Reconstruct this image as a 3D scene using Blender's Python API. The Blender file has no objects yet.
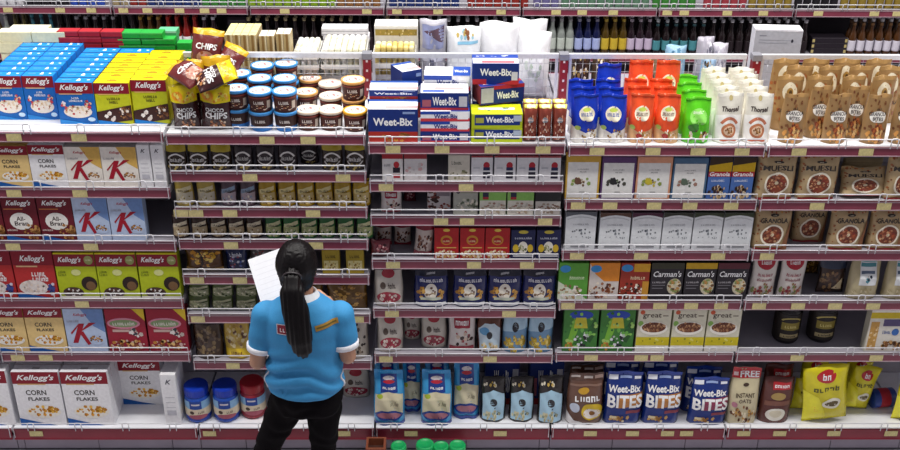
import bpy, bmesh, math, random
from mathutils import Vector, Matrix, noise
from mathutils.bvhtree import BVHTree

scene = bpy.context.scene
COL = scene.collection
rad = math.radians

# ------------------------------------------------------------------ camera
FPX = 1075.0
CAM = Vector((-0.14, -4.703, 3.797))
PITCH, YAW, ROLL = rad(27.28), rad(0.76), rad(0.47)
_F = Vector((math.sin(YAW) * math.cos(PITCH), math.cos(YAW) * math.cos(PITCH), -math.sin(PITCH)))
_r0 = Vector((math.cos(YAW), -math.sin(YAW), 0))
_u0 = _r0.cross(_F)
_R = _r0 * math.cos(ROLL) + _u0 * math.sin(ROLL)
_U = _u0 * math.cos(ROLL) - _r0 * math.sin(ROLL)
cam_d = bpy.data.cameras.new('camera')
cam_d.sensor_width = 36.0
cam_d.lens = FPX * 36.0 / 900.0
cam_o = bpy.data.objects.new('camera', cam_d)
M3 = Matrix((_R, _U, -_F)).transposed()
cam_o.matrix_world = Matrix.Translation(CAM) @ M3.to_4x4()
COL.objects.link(cam_o)
scene.camera = cam_o

# ------------------------------------------------------------------ light
scene.view_settings.view_transform = 'Standard'
scene.view_settings.look = 'None'
scene.view_settings.gamma = 1.0
scene.view_settings.use_curve_mapping = False
scene.view_settings.exposure = 0.0
world = bpy.data.worlds.new('store_light')
scene.world = world
world.use_nodes = True
world.node_tree.nodes['Background'].inputs[0].default_value = (0.90, 0.89, 1.0, 1)
world.node_tree.nodes['Background'].inputs[1].default_value = 0.25

def ceiling_light(x, y, z, sx, sy, power, col=(1, 0.97, 0.93)):
    l = bpy.data.lights.new('ceiling_lamp', 'AREA')
    l.shape = 'RECTANGLE'; l.size = sx; l.size_y = sy; l.energy = power; l.color = col
    o = bpy.data.objects.new('ceiling_lamp', l); COL.objects.link(o)
    o.location = (x, y, z)
    return o
for lx in (-3.2, 0.0, 3.2):
    ceiling_light(lx, 1.1, 5.6, 2.4, 0.35, 98)      # row above the gondola
    ceiling_light(lx, -1.0, 5.6, 2.4, 0.35, 105)     # row above the near aisle

# ------------------------------------------------------------------ pixel helpers
def ray(x, y):
    return _F + _R * ((x - 450) / FPX) - _U * ((y - 225) / FPX)
def hit(x, y, Y=0.0):
    d = ray(x, y); t = (Y - CAM.y) / d.y
    return CAM + d * t
def hitz(x, y, z):
    d = ray(x, y); t = (z - CAM.z) / d.z
    return CAM + d * t

# ------------------------------------------------------------------ materials
_m = {}
def lin(c):
    c = c / 255.0
    return c / 12.92 if c <= 0.04045 else ((c + 0.055) / 1.055) ** 2.4
def mat(hx, rough=0.5, metal=0.0, bump=0.0, scale=60.0, var=0.06, trans=0.0, stretch=None, spec=.5):
    key = (hx, rough, metal, bump, scale, var, trans, stretch, spec)
    if key in _m: return _m[key]
    m = bpy.data.materials.new('mat_' + hx)
    m.use_nodes = True
    nt = m.node_tree; b = nt.nodes['Principled BSDF']
    rgb = [lin(int(hx[i:i + 2], 16)) for i in (0, 2, 4)]
    tc = nt.nodes.new('ShaderNodeTexCoord'); nz = nt.nodes.new('ShaderNodeTexNoise')
    nz.inputs['Scale'].default_value = scale; nz.inputs['Detail'].default_value = 3
    if stretch:
        mp = nt.nodes.new('ShaderNodeMapping'); mp.inputs['Scale'].default_value = stretch
        nt.links.new(tc.outputs['Object'], mp.inputs[0]); nt.links.new(mp.outputs[0], nz.inputs['Vector'])
    else:
        nt.links.new(tc.outputs['Object'], nz.inputs['Vector'])
    mr = nt.nodes.new('ShaderNodeMapRange')
    mr.inputs['From Min'].default_value = 0.3; mr.inputs['From Max'].default_value = 0.7
    mr.inputs['To Min'].default_value = 1 - var; mr.inputs['To Max'].default_value = 1 + var
    nt.links.new(nz.outputs['Fac'], mr.inputs['Value'])
    mx = nt.nodes.new('ShaderNodeVectorMath'); mx.operation = 'SCALE'
    mx.inputs[0].default_value = rgb
    nt.links.new(mr.outputs[0], mx.inputs['Scale'])
    nt.links.new(mx.outputs[0], b.inputs['Base Color'])
    b.inputs['Roughness'].default_value = rough
    b.inputs['Metallic'].default_value = metal
    b.inputs['Specular IOR Level'].default_value = spec
    if trans:
        b.inputs['Transmission Weight'].default_value = trans
        b.inputs['IOR'].default_value = 1.45
    if bump:
        bp = nt.nodes.new('ShaderNodeBump'); bp.inputs['Strength'].default_value = bump
        bp.inputs['Distance'].default_value = 0.004
        nt.links.new(nz.outputs['Fac'], bp.inputs['Height'])
        nt.links.new(bp.outputs[0], b.inputs['Normal'])
    _m[key] = m
    return m
def ink(hx):  return mat(hx, 0.48, spec=.3)
def film(hx): return mat(hx, 0.24, bump=0.9, scale=26.0)

# ------------------------------------------------------------------ mesh builder
class MB:
    def __init__(s): s.v = []; s.f = []; s.m = []; s.mats = []; s.sm = []
    def mi(s, m):
        if m not in s.mats: s.mats.append(m)
        return s.mats.index(m)
    def add(s, vs, fs, m, smooth=False):
        o = len(s.v); s.v += [tuple(p) for p in vs]; k = s.mi(m)
        for f in fs:
            s.f.append([o + i for i in f]); s.m.append(k); s.sm.append(smooth)
    def box(s, x0, x1, y0, y1, z0, z1, m, top=None, front=None):
        vs = [(x0, y0, z0), (x1, y0, z0), (x1, y1, z0), (x0, y1, z0), (x0, y0, z1), (x1, y0, z1), (x1, y1, z1), (x0, y1, z1)]
        o = len(s.v); s.v += vs
        for f, mm in (((3, 2, 1, 0), m), ((4, 5, 6, 7), top or m), ((0, 1, 5, 4), front or m), ((1, 2, 6, 5), m), ((2, 3, 7, 6), m), ((3, 0, 4, 7), m)):
            s.f.append([o + i for i in f]); s.m.append(s.mi(mm)); s.sm.append(False)
    def tube(s, pts, r, m, n=5, rr=None):
        pts = [Vector(p) for p in pts]; rings = []
        prev = None
        for i, p in enumerate(pts):
            t = (pts[min(i + 1, len(pts) - 1)] - pts[max(i - 1, 0)]).normalized()
            a = Vector((0, 0, 1)) if abs(t.z) < 0.9 else Vector((0, 1, 0))
            if prev is not None: a = prev
            b = t.cross(a).normalized(); a = b.cross(t).normalized(); prev = a
            q = rr[i] if rr else r
            rings.append([p + (a * math.cos(k * 2 * math.pi / n) + b * math.sin(k * 2 * math.pi / n)) * q for k in range(n)])
        vs = [v for R_ in rings for v in R_]; fs = []
        for i in range(len(rings) - 1):
            for k in range(n):
                fs.append((i * n + k, i * n + (k + 1) % n, (i + 1) * n + (k + 1) % n, (i + 1) * n + k))
        fs.append(tuple(range(n))[::-1]); fs.append(tuple((len(rings) - 1) * n + k for k in range(n)))
        s.add(vs, fs, m, True)
    def lathe(s, prof, m, n=20, c=(0, 0, 0), sx=1.0, sy=1.0, mats=None):
        vs = []; L = len(prof)
        for (r, z) in prof:
            for k in range(n):
                a = 2 * math.pi * k / n
                vs.append((c[0] + r * sx * math.cos(a), c[1] + r * sy * math.sin(a), c[2] + z))
        fs = []
        for i in range(L - 1):
            for k in range(n):
                fs.append((i * n + k, i * n + (k + 1) % n, (i + 1) * n + (k + 1) % n, (i + 1) * n + k))
        fs.append(tuple(range(n))[::-1]); fs.append(tuple((L - 1) * n + k for k in range(n)))
        s.add(vs, fs, m, True)
    def mesh(s, name):
        me = bpy.data.meshes.new(name)
        me.from_pydata(s.v, [], s.f)
        for m in s.mats: me.materials.append(m)
        me.polygons.foreach_set('material_index', s.m)
        me.polygons.foreach_set('use_smooth', s.sm)
        me.update()
        return me

def ob(name, me, parent=None, loc=None, rot=None):
    o = bpy.data.objects.new(name, me); COL.objects.link(o)
    if parent is not None: o.parent = parent
    if loc is not None: o.location = loc
    if rot is not None: o.rotation_euler = rot
    return o
def build(mb, name, parent=None, loc=None, rot=None): return ob(name, mb.mesh(name), parent, loc, rot)
def tag(o, label, cat, group=None, kind=None):
    if label: o['label'] = label
    if cat: o['category'] = cat
    if group: o['group'] = group
    if kind: o['kind'] = kind
    return o

# ------------------------------------------------------------------ flat print
_txt = {}
def text2d(s, shear=0.0, bold=0.0):
    k = (s, shear, bold)
    if k in _txt: return _txt[k]
    cu = bpy.data.curves.new('t', 'FONT'); cu.body = s; cu.shear = shear; cu.offset = bold
    cu.resolution_u = 2; cu.fill_mode = 'FRONT'
    o = bpy.data.objects.new('t', cu); COL.objects.link(o)
    dg = bpy.context.evaluated_depsgraph_get()
    me = bpy.data.meshes.new_from_object(o.evaluated_get(dg))
    vs = [(v.co.x, v.co.y) for v in me.vertices]; fs = [tuple(p.vertices) for p in me.polygons]
    # keep every face turned to the reader
    out = []
    for f in fs:
        a = sum(vs[f[i]][0] * vs[f[(i + 1) % len(f)]][1] - vs[f[(i + 1) % len(f)]][0] * vs[f[i]][1] for i in range(len(f)))
        out.append(f if a > 0 else f[::-1])
    bpy.data.objects.remove(o); bpy.data.curves.remove(cu); bpy.data.meshes.remove(me)
    if not vs: vs = [(0, 0), (1, 0), (1, 1)]; out = []
    x0 = min(v[0] for v in vs); x1 = max(v[0] for v in vs); y0 = min(v[1] for v in vs); y1 = max(v[1] for v in vs)
    vs = [((x - x0) / max(x1 - x0, 1e-6) - .5, (y - y0) / max(y1 - y0, 1e-6) - .5) for x, y in vs]
    _txt[k] = (vs, out)
    return _txt[k]

READABLE = {"Kellogg's", 'CORN', 'FLAKES', 'K', 'All-', 'Bran', 'Weet-Bix', 'BITES', "Carman's", 'great', 'MUESLI', 'GRANOLA', 'Granola', 'FREE', 'INSTANT', 'OATS', 'CHOCO', 'CHIPS', 'Thorsel'}
def art2d(art, seed=1):
    """list of (verts2d, faces, colour) in 0..1 coordinates"""
    rnd = random.Random(seed); out = []
    for li, e in enumerate(art):
        t = e[0]; c = e[1]; n0 = len(out)
        if t == 'r':
            _, _, x0, y0, x1, y1 = e
            out.append(([(x0, y0), (x1, y0), (x1, y1), (x0, y1)], [(0, 1, 2, 3)], c))
        elif t == 'e':
            _, _, cx, cy, rx, ry = e
            out.append(([(cx + rx * math.cos(i * math.pi / 9), cy + ry * math.sin(i * math.pi / 9)) for i in range(18)], [tuple(range(18))], c))
        elif t == 'p':
            out.append((list(e[2]), [tuple(range(len(e[2])))], c))
        elif t == 'a':
            _, _, cx, cy, rx, ry, a0, a1, th = e
            N = 14; vs = []
            for i in range(N + 1):
                a = rad(a0 + (a1 - a0) * i / N)
                vs.append((cx + rx * math.cos(a), cy + ry * math.sin(a)))
                vs.append((cx + rx * (1 - th) * math.cos(a), cy + ry * (1 - th) * math.sin(a)))
            out.append((vs, [(2 * i, 2 * i + 2, 2 * i + 3, 2 * i + 1) for i in range(N)], c))
        elif t == 't':
            s, cx, cy, w, h = e[2:7]
            sh = e[7] if len(e) > 7 else 0.0; bo = e[8] if len(e) > 8 else 0.02
            if s in READABLE:
                vs, fs = text2d(s, sh, bo)
            else:                      # lettering too small to read in the photograph: word-shaped strokes
                vs = []; fs = []; n = max(len(s), 2); q = 1.0 / n
                def bar(x0, y0, x1, y1):
                    k = len(vs); vs.extend([(x0 + sh * y0 * .2, y0), (x1 + sh * y0 * .2, y0), (x1 + sh * y1 * .2, y1), (x0 + sh * y1 * .2, y1)]); fs.append((k, k + 1, k + 2, k + 3))
                n = int(n * 1.4); q = 1.0 / n
                for i in range(n):
                    x = -.5 + i * q; hh = rnd.choice((.5, .25, .2, .25)); t = .24 * q
                    bar(x + .1 * q, -.5, x + .1 * q + t, hh); g = rnd.randrange(4)
                    if g != 0: bar(x + .62 * q, -.5, x + .62 * q + t, .22)
                    if g in (1, 2): bar(x + .1 * q + t, .04, x + .62 * q, .22)
                    if g in (0, 2): bar(x + .1 * q + t, -.5, x + .75 * q, -.32)
            out.append(([(cx + x * w, cy + y * h) for x, y in vs], fs, c))
        elif t == 'f':
            cols, cx, cy, rx, ry, n, sz = c, *e[2:8]
            asp = rx / ry
            for i in range(n):
                a = rnd.random() * 6.283; q = math.sqrt(rnd.random())
                x = cx + rx * q * math.cos(a); y = cy + ry * q * math.sin(a)
                s1 = sz * rnd.uniform(.6, 1.2); rot = rnd.random() * 6.28
                ys = e[8] if len(e) > 8 else .8
                out.append(([(x + s1 * (.7 + .3 * rnd.random()) * math.cos(rot + k * 1.2566), y + ys * s1 * (.7 + .3 * rnd.random()) * math.sin(rot + k * 1.2566)) for k in range(5)], [(0, 1, 2, 3, 4)], cols[i % len(cols)]))
        for q in range(n0, len(out)): out[q] = out[q] + (li + 1 + ((q - n0) % 5) * .18,)
    return out

def print_mesh(name, art, surf, cuts=(0, 0), mk=ink, seed=1, eps=0.00018, base=.0004):
    """surf(a,b) -> (point, normal); art lies in 0..1 x 0..1"""
    bm = bmesh.new(); mats = []; lay = 0
    L = bm.verts.layers.float.new('lay')
    for vs, fs, c, lv in art2d(art, seed):
        lay = max(lay, lv)
        m = mk(c)
        if m not in mats: mats.append(m)
        k = mats.index(m)
        bv = []
        for x, y in vs:
            v = bm.verts.new((x, y, 0)); v[L] = lv; bv.append(v)
        for f in fs:
            try:
                q = bm.faces.new([bv[i] for i in f]); q.material_index = k
            except ValueError: pass
    for ax, n in ((0, cuts[0]), (1, cuts[1])):
        for i in range(1, n):
            co = [0, 0, 0]; no = [0, 0, 0]; co[ax] = i / n; no[ax] = 1
            bmesh.ops.bisect_plane(bm, geom=bm.verts[:] + bm.edges[:] + bm.faces[:], plane_co=co, plane_no=no)
    step = min(eps, 0.003 / max(lay, 1))
    for v in bm.verts:
        p, n = surf(min(max(v.co.x, 0), 1), min(max(v.co.y, 0), 1))
        v.co = Vector(p) + Vector(n) * (base + step * v[L])
    me = bpy.data.meshes.new(name); bm.to_mesh(me); bm.free()
    for m in mats: me.materials.append(m)
    return me

# ------------------------------------------------------------------ product bodies: each returns (body mesh, [(part name, mesh, label)])
def flat_front(w, h, d):
    return lambda a, b: ((-w / 2 + a * w, -d / 2, b * h), (0, -1, 0))
def flat_top(w, h, d):
    return lambda a, b: ((-w / 2 + a * w, -d / 2 + b * d, h), (0, 0, 1))
def flat_side(w, h, d, s):
    return lambda a, b: ((s * w / 2, (-d / 2 + a * d) * s, b * h), (s, 0, 0))

def carton(w, h, d, body='ffffff', side=None, top=None, art=(), arttop=(), artside=(), seed=1, name='carton'):
    side = side or body; top = top or side
    bm = bmesh.new()
    bmesh.ops.create_cube(bm, size=1.0)
    for v in bm.verts: v.co = Vector((v.co.x * w, v.co.y * d, (v.co.z + .5) * h))
    bmesh.ops.bevel(bm, geom=bm.edges[:], offset=0.0015, segments=1, affect='EDGES')
    me = bpy.data.meshes.new(name)
    cols = [ink(body), ink(side), ink(top)]
    bm.normal_update()
    for f in bm.faces:
        f.material_index = 0 if abs(f.normal.y) > .8 else (2 if abs(f.normal.z) > .8 else 1)
    bm.to_mesh(me); bm.free()
    for c in cols: me.materials.append(c)
    parts = []
    if art: parts.append(('front_print', print_mesh('front_print', art, flat_front(w, h, d), seed=seed)))
    if arttop: parts.append(('top_print', print_mesh('top_print', arttop, flat_top(w, h, d), seed=seed)))
    if artside: parts.append(('side_print', print_mesh('side_print', artside, flat_side(w, h, d, 1), seed=seed)))
    return me, parts

def bag_fn(w, h, d, style, seed):
    rnd = random.Random(seed)
    ph = [rnd.random() * 6.28 for _ in range(6)]
    def S(u, v, side):
        if style == 'pouch':
            D = d / 2 * (max(0.0, 1 - v ** 1.9) ** .8 * .97 + .03); C = max(0, 1 - abs(u) ** 2.6) ** .8; W = w / 2 * (1 - .07 * max(0, v - .5) * 2)
        elif style == 'pillow':
            D = d / 2 * (max(0.0, math.sin(math.pi * v)) ** .6 * .98 + .02); C = max(0, 1 - abs(u) ** 2.4); W = w / 2 * (1 - .06 * math.sin(math.pi * v))
        elif style == 'gusset':
            k = 1.0 if v < .5 else max(.03, 1 - (v - .5) / .46)
            D = d / 2 * k * (1 - .15 * (1 - min(1, v * 12))); C = max(0, 1 - abs(u) ** 4) ** .7; W = w / 2 * (1 - .09 * max(0, v - .45) * 1.8)
        elif style == 'flat':  # paper bag with a square body and a folded top
            D = d / 2 * (1 - .8 * max(0, (v - .84) / .16)); C = max(0, 1 - abs(u) ** 10) ** .7; W = w / 2 * (1 - .01 * math.sin(math.pi * v))
        else:  # brick pack
            D = d / 2 * (max(0, 1 - abs(2 * v - 1) ** 9) * .9 + .1); C = max(0, 1 - abs(u) ** 8) ** .6; W = w / 2
        wr = (.10 + .22 * max(0, v - .6)) * d * (math.sin(7 * u + ph[0] + 5 * v) * math.sin(9 * v + ph[1]) + .6 * math.sin(15 * v + 6 * u + ph[2])) * C * .5
        lean = .10 * d * math.sin(2.3 * v + ph[3]) * v + (.07 * d * math.sin(3.2 * u + ph[0]) + .03 * d * math.sin(8 * u + ph[1])) * max(0, (v - .7) / .3) ** 1.5
        y = side * (D * C + wr * (D / (d / 2)))
        z = v * h + (.022 * w * math.sin(4 * u + ph[4]) + .004 * w * math.sin(9 * u + ph[2])) * max(0, (v - .8) / .2)
        return Vector((u * W + .01 * w * math.sin(8 * v + ph[5]), y + lean, z))
    return S

def bag(w, h, d, style='pouch', body='ffffff', art=(), seed=1, mk=None, name='bag', back=None, seal=None, nu=10, nv=14):
    mk = mk or film
    S = bag_fn(w, h, d, style, seed)
    us = [math.sin((i / nu - .5) * math.pi) * .35 + (2 * i / nu - 1) * .65 for i in range(nu + 1)]
    vs = []; fs = []
    idx = {}
    for j in range(nv + 1):
        for i in range(nu + 1):
            idx[(0, i, j)] = len(vs); vs.append(S(us[i], j / nv, -1))
        for i in range(nu + 1):
            if i in (0, nu): idx[(1, i, j)] = idx[(0, i, j)]
            else: idx[(1, i, j)] = len(vs); vs.append(S(us[i], j / nv, 1))
    for j in range(nv):
        for i in range(nu):
            fs.append((idx[0, i, j], idx[0, i + 1, j], idx[0, i + 1, j + 1], idx[0, i, j + 1]))
            fs.append((idx[1, i + 1, j], idx[1, i, j], idx[1, i, j + 1], idx[1, i + 1, j + 1]))
    for i in range(nu):
        q = [idx[1, i, 0], idx[1, i + 1, 0], idx[0, i + 1, 0], idx[0, i, 0]]
        fs.append(tuple(dict.fromkeys(q)))
        q = [idx[0, i, nv], idx[0, i + 1, nv], idx[1, i + 1, nv], idx[1, i, nv]]
        fs.append(tuple(dict.fromkeys(q)))
    zmin = min(v.z for v in vs)
    mb = MB(); mb.add(vs, fs, mk(body), True)
    me = mb.mesh(name)
    parts = []
    def surf(a, b):
        u = 2 * a - 1
        p = S(u, b, -1)
        return p, (0, -1, 0.0)
    if art: parts.append(('front_print', print_mesh('front_print', art, surf, (nu * 2, nv * 2), mk, seed, .0002, .0012)))
    if seal:
        N = 16; sv = []
        for k in range(N + 1):
            u = 2 * k / N - 1
            for b in (.93, 1.0):
                p = S(u, b, -1); q = S(u, b, 1)
                sv += [p + Vector((0, -.0007, 0)), q + Vector((0, .0007, 0))]
        sf = []
        for k in range(N):
            a = 4 * k; b = a + 4
            sf += [(a, b, b + 2, a + 2), (b + 1, a + 1, a + 3, b + 3), (a + 2, b + 2, b + 3, a + 3)]
        sm = MB(); sm.add(sv, sf, mat(seal, .3), False)
        parts.append(('top_seal', sm.mesh('top_seal')))
    return me, parts

def cyl_surf(r, z0, z1, span=200):
    def f(a, b):
        t = rad(-90 + (a - .5) * span)
        n = Vector((math.cos(t), math.sin(t), 0))
        return n * r + Vector((0, 0, z0 + b * (z1 - z0))), n
    return f
# ------------------------------------------------------------------ shelving
STRIP = mat('843a4c', .32, var=.08, scale=9)
STRIPB = mat('8c2c3c', .28, var=.08, scale=9)
DECK = mat('a09ca6', .4, var=.04, scale=14)  # deck white darkened: shade on the covered shelves is put into this colour
DECKW = mat('f2f3f8', .35, var=.03, scale=14)
PANEL = mat('b4b0bb', .5, var=.06, scale=10)
WIRE = mat('e2e2e6', .3, metal=.2, var=.03)
TAGM = mat('cfc288', .4, var=.14, scale=90)
POSTR = mat('8e1f2a', .4)
GREY = mat('9a9aa2', .4, metal=.3)
KICK = mat('968e9c', .45, var=.1, scale=7)

SH = {0: [1.859, 1.568, 1.276, .944, .617], 1: [1.859, 1.568, 1.276, .944, .617],
      2: [1.849, 1.655, 1.463, 1.286, 1.086, .855, .567],
      3: [1.804, 1.605, 1.421, 1.176, .889, .610],
      4: [1.797, 1.509, 1.229, .938, .619], 5: [1.797, 1.509, 1.229, .938, .619], 6: [1.797, 1.509, 1.229, .938, .619]}
BX = [-3.37, -2.42, -1.425, -.475, .475, 1.425, 2.40, 3.35]
BASEZ = .165
BASEY = -.05
TAGS = {(1, 0): [14, 79], (1, 1): [14, 80], (1, 2): [13, 91], (1, 3): [82], (1, 4): [18, 46], (1, 9): [37],
        (2, 0): [267, 308], (2, 1): [250, 343], (2, 2): [181, 196, 230, 313], (2, 3): [231, 316], (2, 4): [197, 240], (2, 5): [198, 357], (2, 6): [233], (2, 9): [210, 344],
        (3, 0): [393, 442, 492, 543], (3, 1): [386, 466], (3, 2): [441, 467, 545], (3, 3): [393, 474, 527], (3, 4): [392, 509], (3, 5): [386, 490], (3, 9): [411, 500],
        (4, 0): [597, 653, 698, 742], (4, 1): [578, 610, 654, 690, 731], (4, 2): [577, 641, 718], (4, 3): [568, 600, 633, 660, 691, 721], (4, 4): [591, 641, 657], (4, 9): [590, 632, 667, 686],
        (5, 0): [799, 866], (5, 1): [817, 884], (5, 2): [767], (5, 3): [759, 798, 835, 873], (5, 4): [797, 876], (5, 9): [743, 779, 833, 890]}

_rail = {}
def rail_mesh(L, hgt, low, r=.0033, loops=(.1, .36, .62, .88), drop=.05):
    k = (round(L, 3), hgt, low, r, drop)
    if k in _rail: return _rail[k]
    mb = MB(); x0, x1 = -L / 2, L / 2
    mb.tube([(x0, 0, -drop), (x0, 0, hgt), (x1, 0, hgt), (x1, 0, -drop)], r, WIRE)
    mb.tube([(x0, 0, low), (x1, 0, low)], r, WIRE)
    for f in loops:
        x = x0 + L * f; w = .017
        mb.tube([(x - w, -.004, -.004), (x - w, -.004, hgt - .004), (x - w * .6, -.004, hgt + .005), (x + w * .6, -.004, hgt + .005), (x + w, -.004, hgt - .004), (x + w, -.004, -.004)], r * .9, WIRE)
    _rail[k] = mb.mesh('wire_rail')
    return _rail[k]
_tagm = {}
def tag_mesh(h, w=.072):
    if (h, w) not in _tagm:
        mb = MB(); mb.box(-w / 2, w / 2, -.002, .001, -h / 2, h / 2, TAGM)
        _tagm[h, w] = mb.mesh('price_tag')
    return _tagm[h, w]
_shelfm = {}
def make_shelf(parent, x0, x1, z, y0, y1, ox, base=False, tags=(), rail=True, hstrip=None, top=False):
    L = x1 - x0 - .012
    k = (round(L, 3), round(y1 - y0, 3), base, top)
    wht = base or top
    hs = hstrip or (.068 if base else .047)
    if k not in _shelfm:
        a = MB(); a.box(-L / 2, L / 2, 0, y1 - y0, -.028, 0, DECKW if wht else DECK)
        a.box(-L / 2, L / 2, y1 - y0 - .012, y1 - y0, -.07, -.028, DECK)
        b = MB()
        b.box(-L / 2, L / 2, -.010, -.001, -hs, 0, STRIPB if base else STRIP)
        lip = mat('b49aa4', .3)
        b.box(-L / 2, L / 2, -.014, -.010, -hs, -hs + .004, STRIPB if base else lip)
        b.box(-L / 2, L / 2, -.014, -.010, -.005, 0, STRIPB if base else lip)
        _shelfm[k] = (a.mesh('shelf'), b.mesh('price_strip'))
    A, B = _shelfm[k]
    s = ob('shelf', A, parent, ((x0 + x1) / 2 - ox, y0, z))
    ob('price_strip', B, s)
    if rail:
        ob('wire_rail', rail_mesh(L - .012, .042, .012), s, (0, -.016, 0))
    for px in tags:
        # the tag's x from the photograph, on this strip
        yy = 225
        for _ in range(4):
            P = hit(px, yy, y0 - .012)
            yy += (P.z - (z - hs * .5)) * 190
        ob('price_tag', tag_mesh(round(hs * (.50 if base else .80), 3), .070), s, (P.x - (x0 + x1) / 2, -.0125, -hs * (.40 if base else .5)))
    return s

BAYN = {0: 'far left bay', 1: 'leftmost bay', 2: 'second bay', 3: 'middle bay', 4: 'fourth bay', 5: 'rightmost bay', 6: 'bay past the right edge'}
UNITL = {0: 'maroon edged shelving bay cut off at the left edge', 1: 'maroon edged shelving bay of cereal cartons, leftmost whole one',
         2: 'maroon edged shelving bay of small snack pouches behind the woman', 3: 'middle maroon edged shelving bay with red and navy packs',
         4: 'maroon edged shelving bay of white pouches, fourth from left', 5: 'maroon edged shelving bay of brown granola bags at right',
         6: 'maroon edged shelving bay cut off at the right edge'}
def grid_fence(L, z0, z1, parent, y):
    mb = MB(); h = z1 - z0
    n = int(L / .036)
    wm = mat('c9cad0', .35, metal=.4)
    for i in range(1, n): mb.tube([(-L / 2 + L * i / n, 0, 0), (-L / 2 + L * i / n, 0, h)], .0013, wm, 3)
    m = 6
    for j in range(1, m): mb.tube([(-L / 2, .002, h * j / m), (L / 2, .002, h * j / m)], .0013, wm, 3)
    o = build(mb, 'wire_mesh', parent, (0, y, z0))
    fr = MB(); fm = mat('e4e5ea', .3, metal=.2)
    fr.box(-L / 2, L / 2, -.011, .011, h - .012, h + .012, fm)
    fr.box(-L / 2, L / 2, -.008, .008, -.008, .008, fm)
    fr.box(-L / 2, -L / 2 + .014, -.008, .008, 0, h, fm); fr.box(L / 2 - .014, L / 2, -.008, .008, 0, h, fm)
    build(fr, 'fence_frame', o)
    return o
for b in range(7):
    x0, x1 = BX[b], BX[b + 1]; cx = (x0 + x1) / 2; L = x1 - x0
    e = bpy.data.objects.new('shelving_unit', None); COL.objects.link(e); e.location = (cx, 0, 0)
    tag(e, UNITL[b], 'shelving', 'maroon edged shelving bays')
    mb = MB(); mb.box(-L / 2 + .004, L / 2 - .004, .475, .49, .02, SH[b][0] - .03, PANEL); build(mb, 'back_panel', e)
    for i, z in enumerate(SH[b]):
        make_shelf(e, x0, x1, z, 0.0, .47, cx, False, TAGS.get((b, i), ()), top=(i == 0))
    make_shelf(e, x0, x1, BASEZ, BASEY, .47, cx, True, TAGS.get((b, 9), ()))
    # kick panels
    n = 0; xx = math.floor((x0 + .2) / .4) * .4
    km = MB(); km.box(-L / 2 + .002, L / 2 - .002, -.02, .0, .0, .095, mat('3a3640', .6)); build(km, 'plinth', e)
    edges = [x0] + [q * .4 + .02 for q in range(-9, 10) if x0 + .02 < q * .4 + .02 < x1 - .02] + [x1]
    for q0, q1 in zip(edges[:-1], edges[1:]):
        kb = MB(); kb.box(q0 - cx + .002, q1 - cx - .002, -.028, -.0205, .012, .094, KICK); build(kb, 'kick_panel', e)
    # posts
    ph_ = 2.055 if b > 1 else 1.80
    pm = MB(); pm.box(-.02, .02, -.025, .025, 0.0, 1.79, GREY); pm.box(-.02, .02, -.025, .025, 1.79, ph_, POSTR)
    pm.box(-.024, .024, -.028, .028, ph_, ph_ + .03, GREY)
    for q in range(5 if b > 1 else 0):
        pm.box(-.005, .005, -.0265, -.025, 1.84 + q * .05, 1.852 + q * .05, mat('e8d8d8', .4))
    if b != 3: build(pm, 'upright', e, ({4: -L / 2 + .024, 5: -L / 2 + .05, 6: -L / 2 + .1}.get(b, L / 2 - .022), .515, 0))
    if b > 1:                      # the fence runs from the second bay on
        fx0 = x0 + {4: .05, 5: .076, 6: .126}.get(b, .004); fx1 = x1 - {2: .048, 6: .01}.get(b, .004)
        if b == 4: fx1 = x1
        g = grid_fence(fx1 - fx0, SH[b][0] + .02, 2.07, e, .515); g.location.x = (fx0 + fx1) / 2 - cx
    # rear half of the gondola
    rb = MB(); rb.box(-L / 2 + .005, L / 2 - .005, .545, 1.02, 1.775, 1.80, DECK)
    rb.box(-L / 2 + .005, L / 2 - .005, 1.02, 1.032, 1.757, 1.80, STRIP); build(rb, 'rear_deck', e)
    rp = MB(); rp.box(-L / 2 + .004, L / 2 - .004, .54, .548, .02, 1.77, PANEL)
    rp.box(-L / 2 + .004, L / 2 - .004, .55, 1.02, .0, .16, PANEL); build(rp, 'rear_panel', e)
REARZ = 1.80

# far gondola across the next aisle
FY = 2.70
FX = [hit(113 + 136.2 * k, 11, FY).x for k in range(-2, 8)]
FSH = [1.69, 1.355, 1.0, .62, .2]
FTAGS = [9, 61, 92, 124, 148, 180, 205, 222, 285, 367, 397, 438, 501, 556, 582, 613, 667, 684, 727, 763, 798, 818, 874, 897]
for k in range(len(FX) - 1):
    x0, x1 = FX[k], FX[k + 1]; cx = (x0 + x1) / 2; L = x1 - x0
    e = bpy.data.objects.new('far_shelving_unit', None); COL.objects.link(e); e.location = (cx, FY, 0)
    tag(e, 'bottle shelving bay across the far aisle, %s from left' % ['first', 'second', 'third', 'fourth', 'fifth', 'sixth', 'seventh', 'eighth', 'ninth'][k], 'shelving', 'far bottle shelving')
    mb = MB(); mb.box(-L / 2, L / 2, .46, .48, 0, 2.2, mat('4a444c', .6)); build(mb, 'back_panel', e)
    for i, z in enumerate(FSH):
        s = make_shelf(e, x0, x1, z, 0, .455, cx, False, (), i == 0)
        if i == 0:
            for px in FTAGS:
                P = hit(px, 11.5, FY)
                if x0 + .03 < P.x < x1 - .03:
                    ob('price_tag', tag_mesh(.034, .066), s, (P.x - cx, -.0125, -.0215))
    pm = MB(); pm.box(-.018, .018, -.02, .0, 0, 2.25, GREY); build(pm, 'upright', e, (L / 2 - .019, .455, 0))
    kb = MB(); kb.box(-L / 2, L / 2, .02, .03, 0, .17, KICK); build(kb, 'kick_panel', e)

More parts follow.
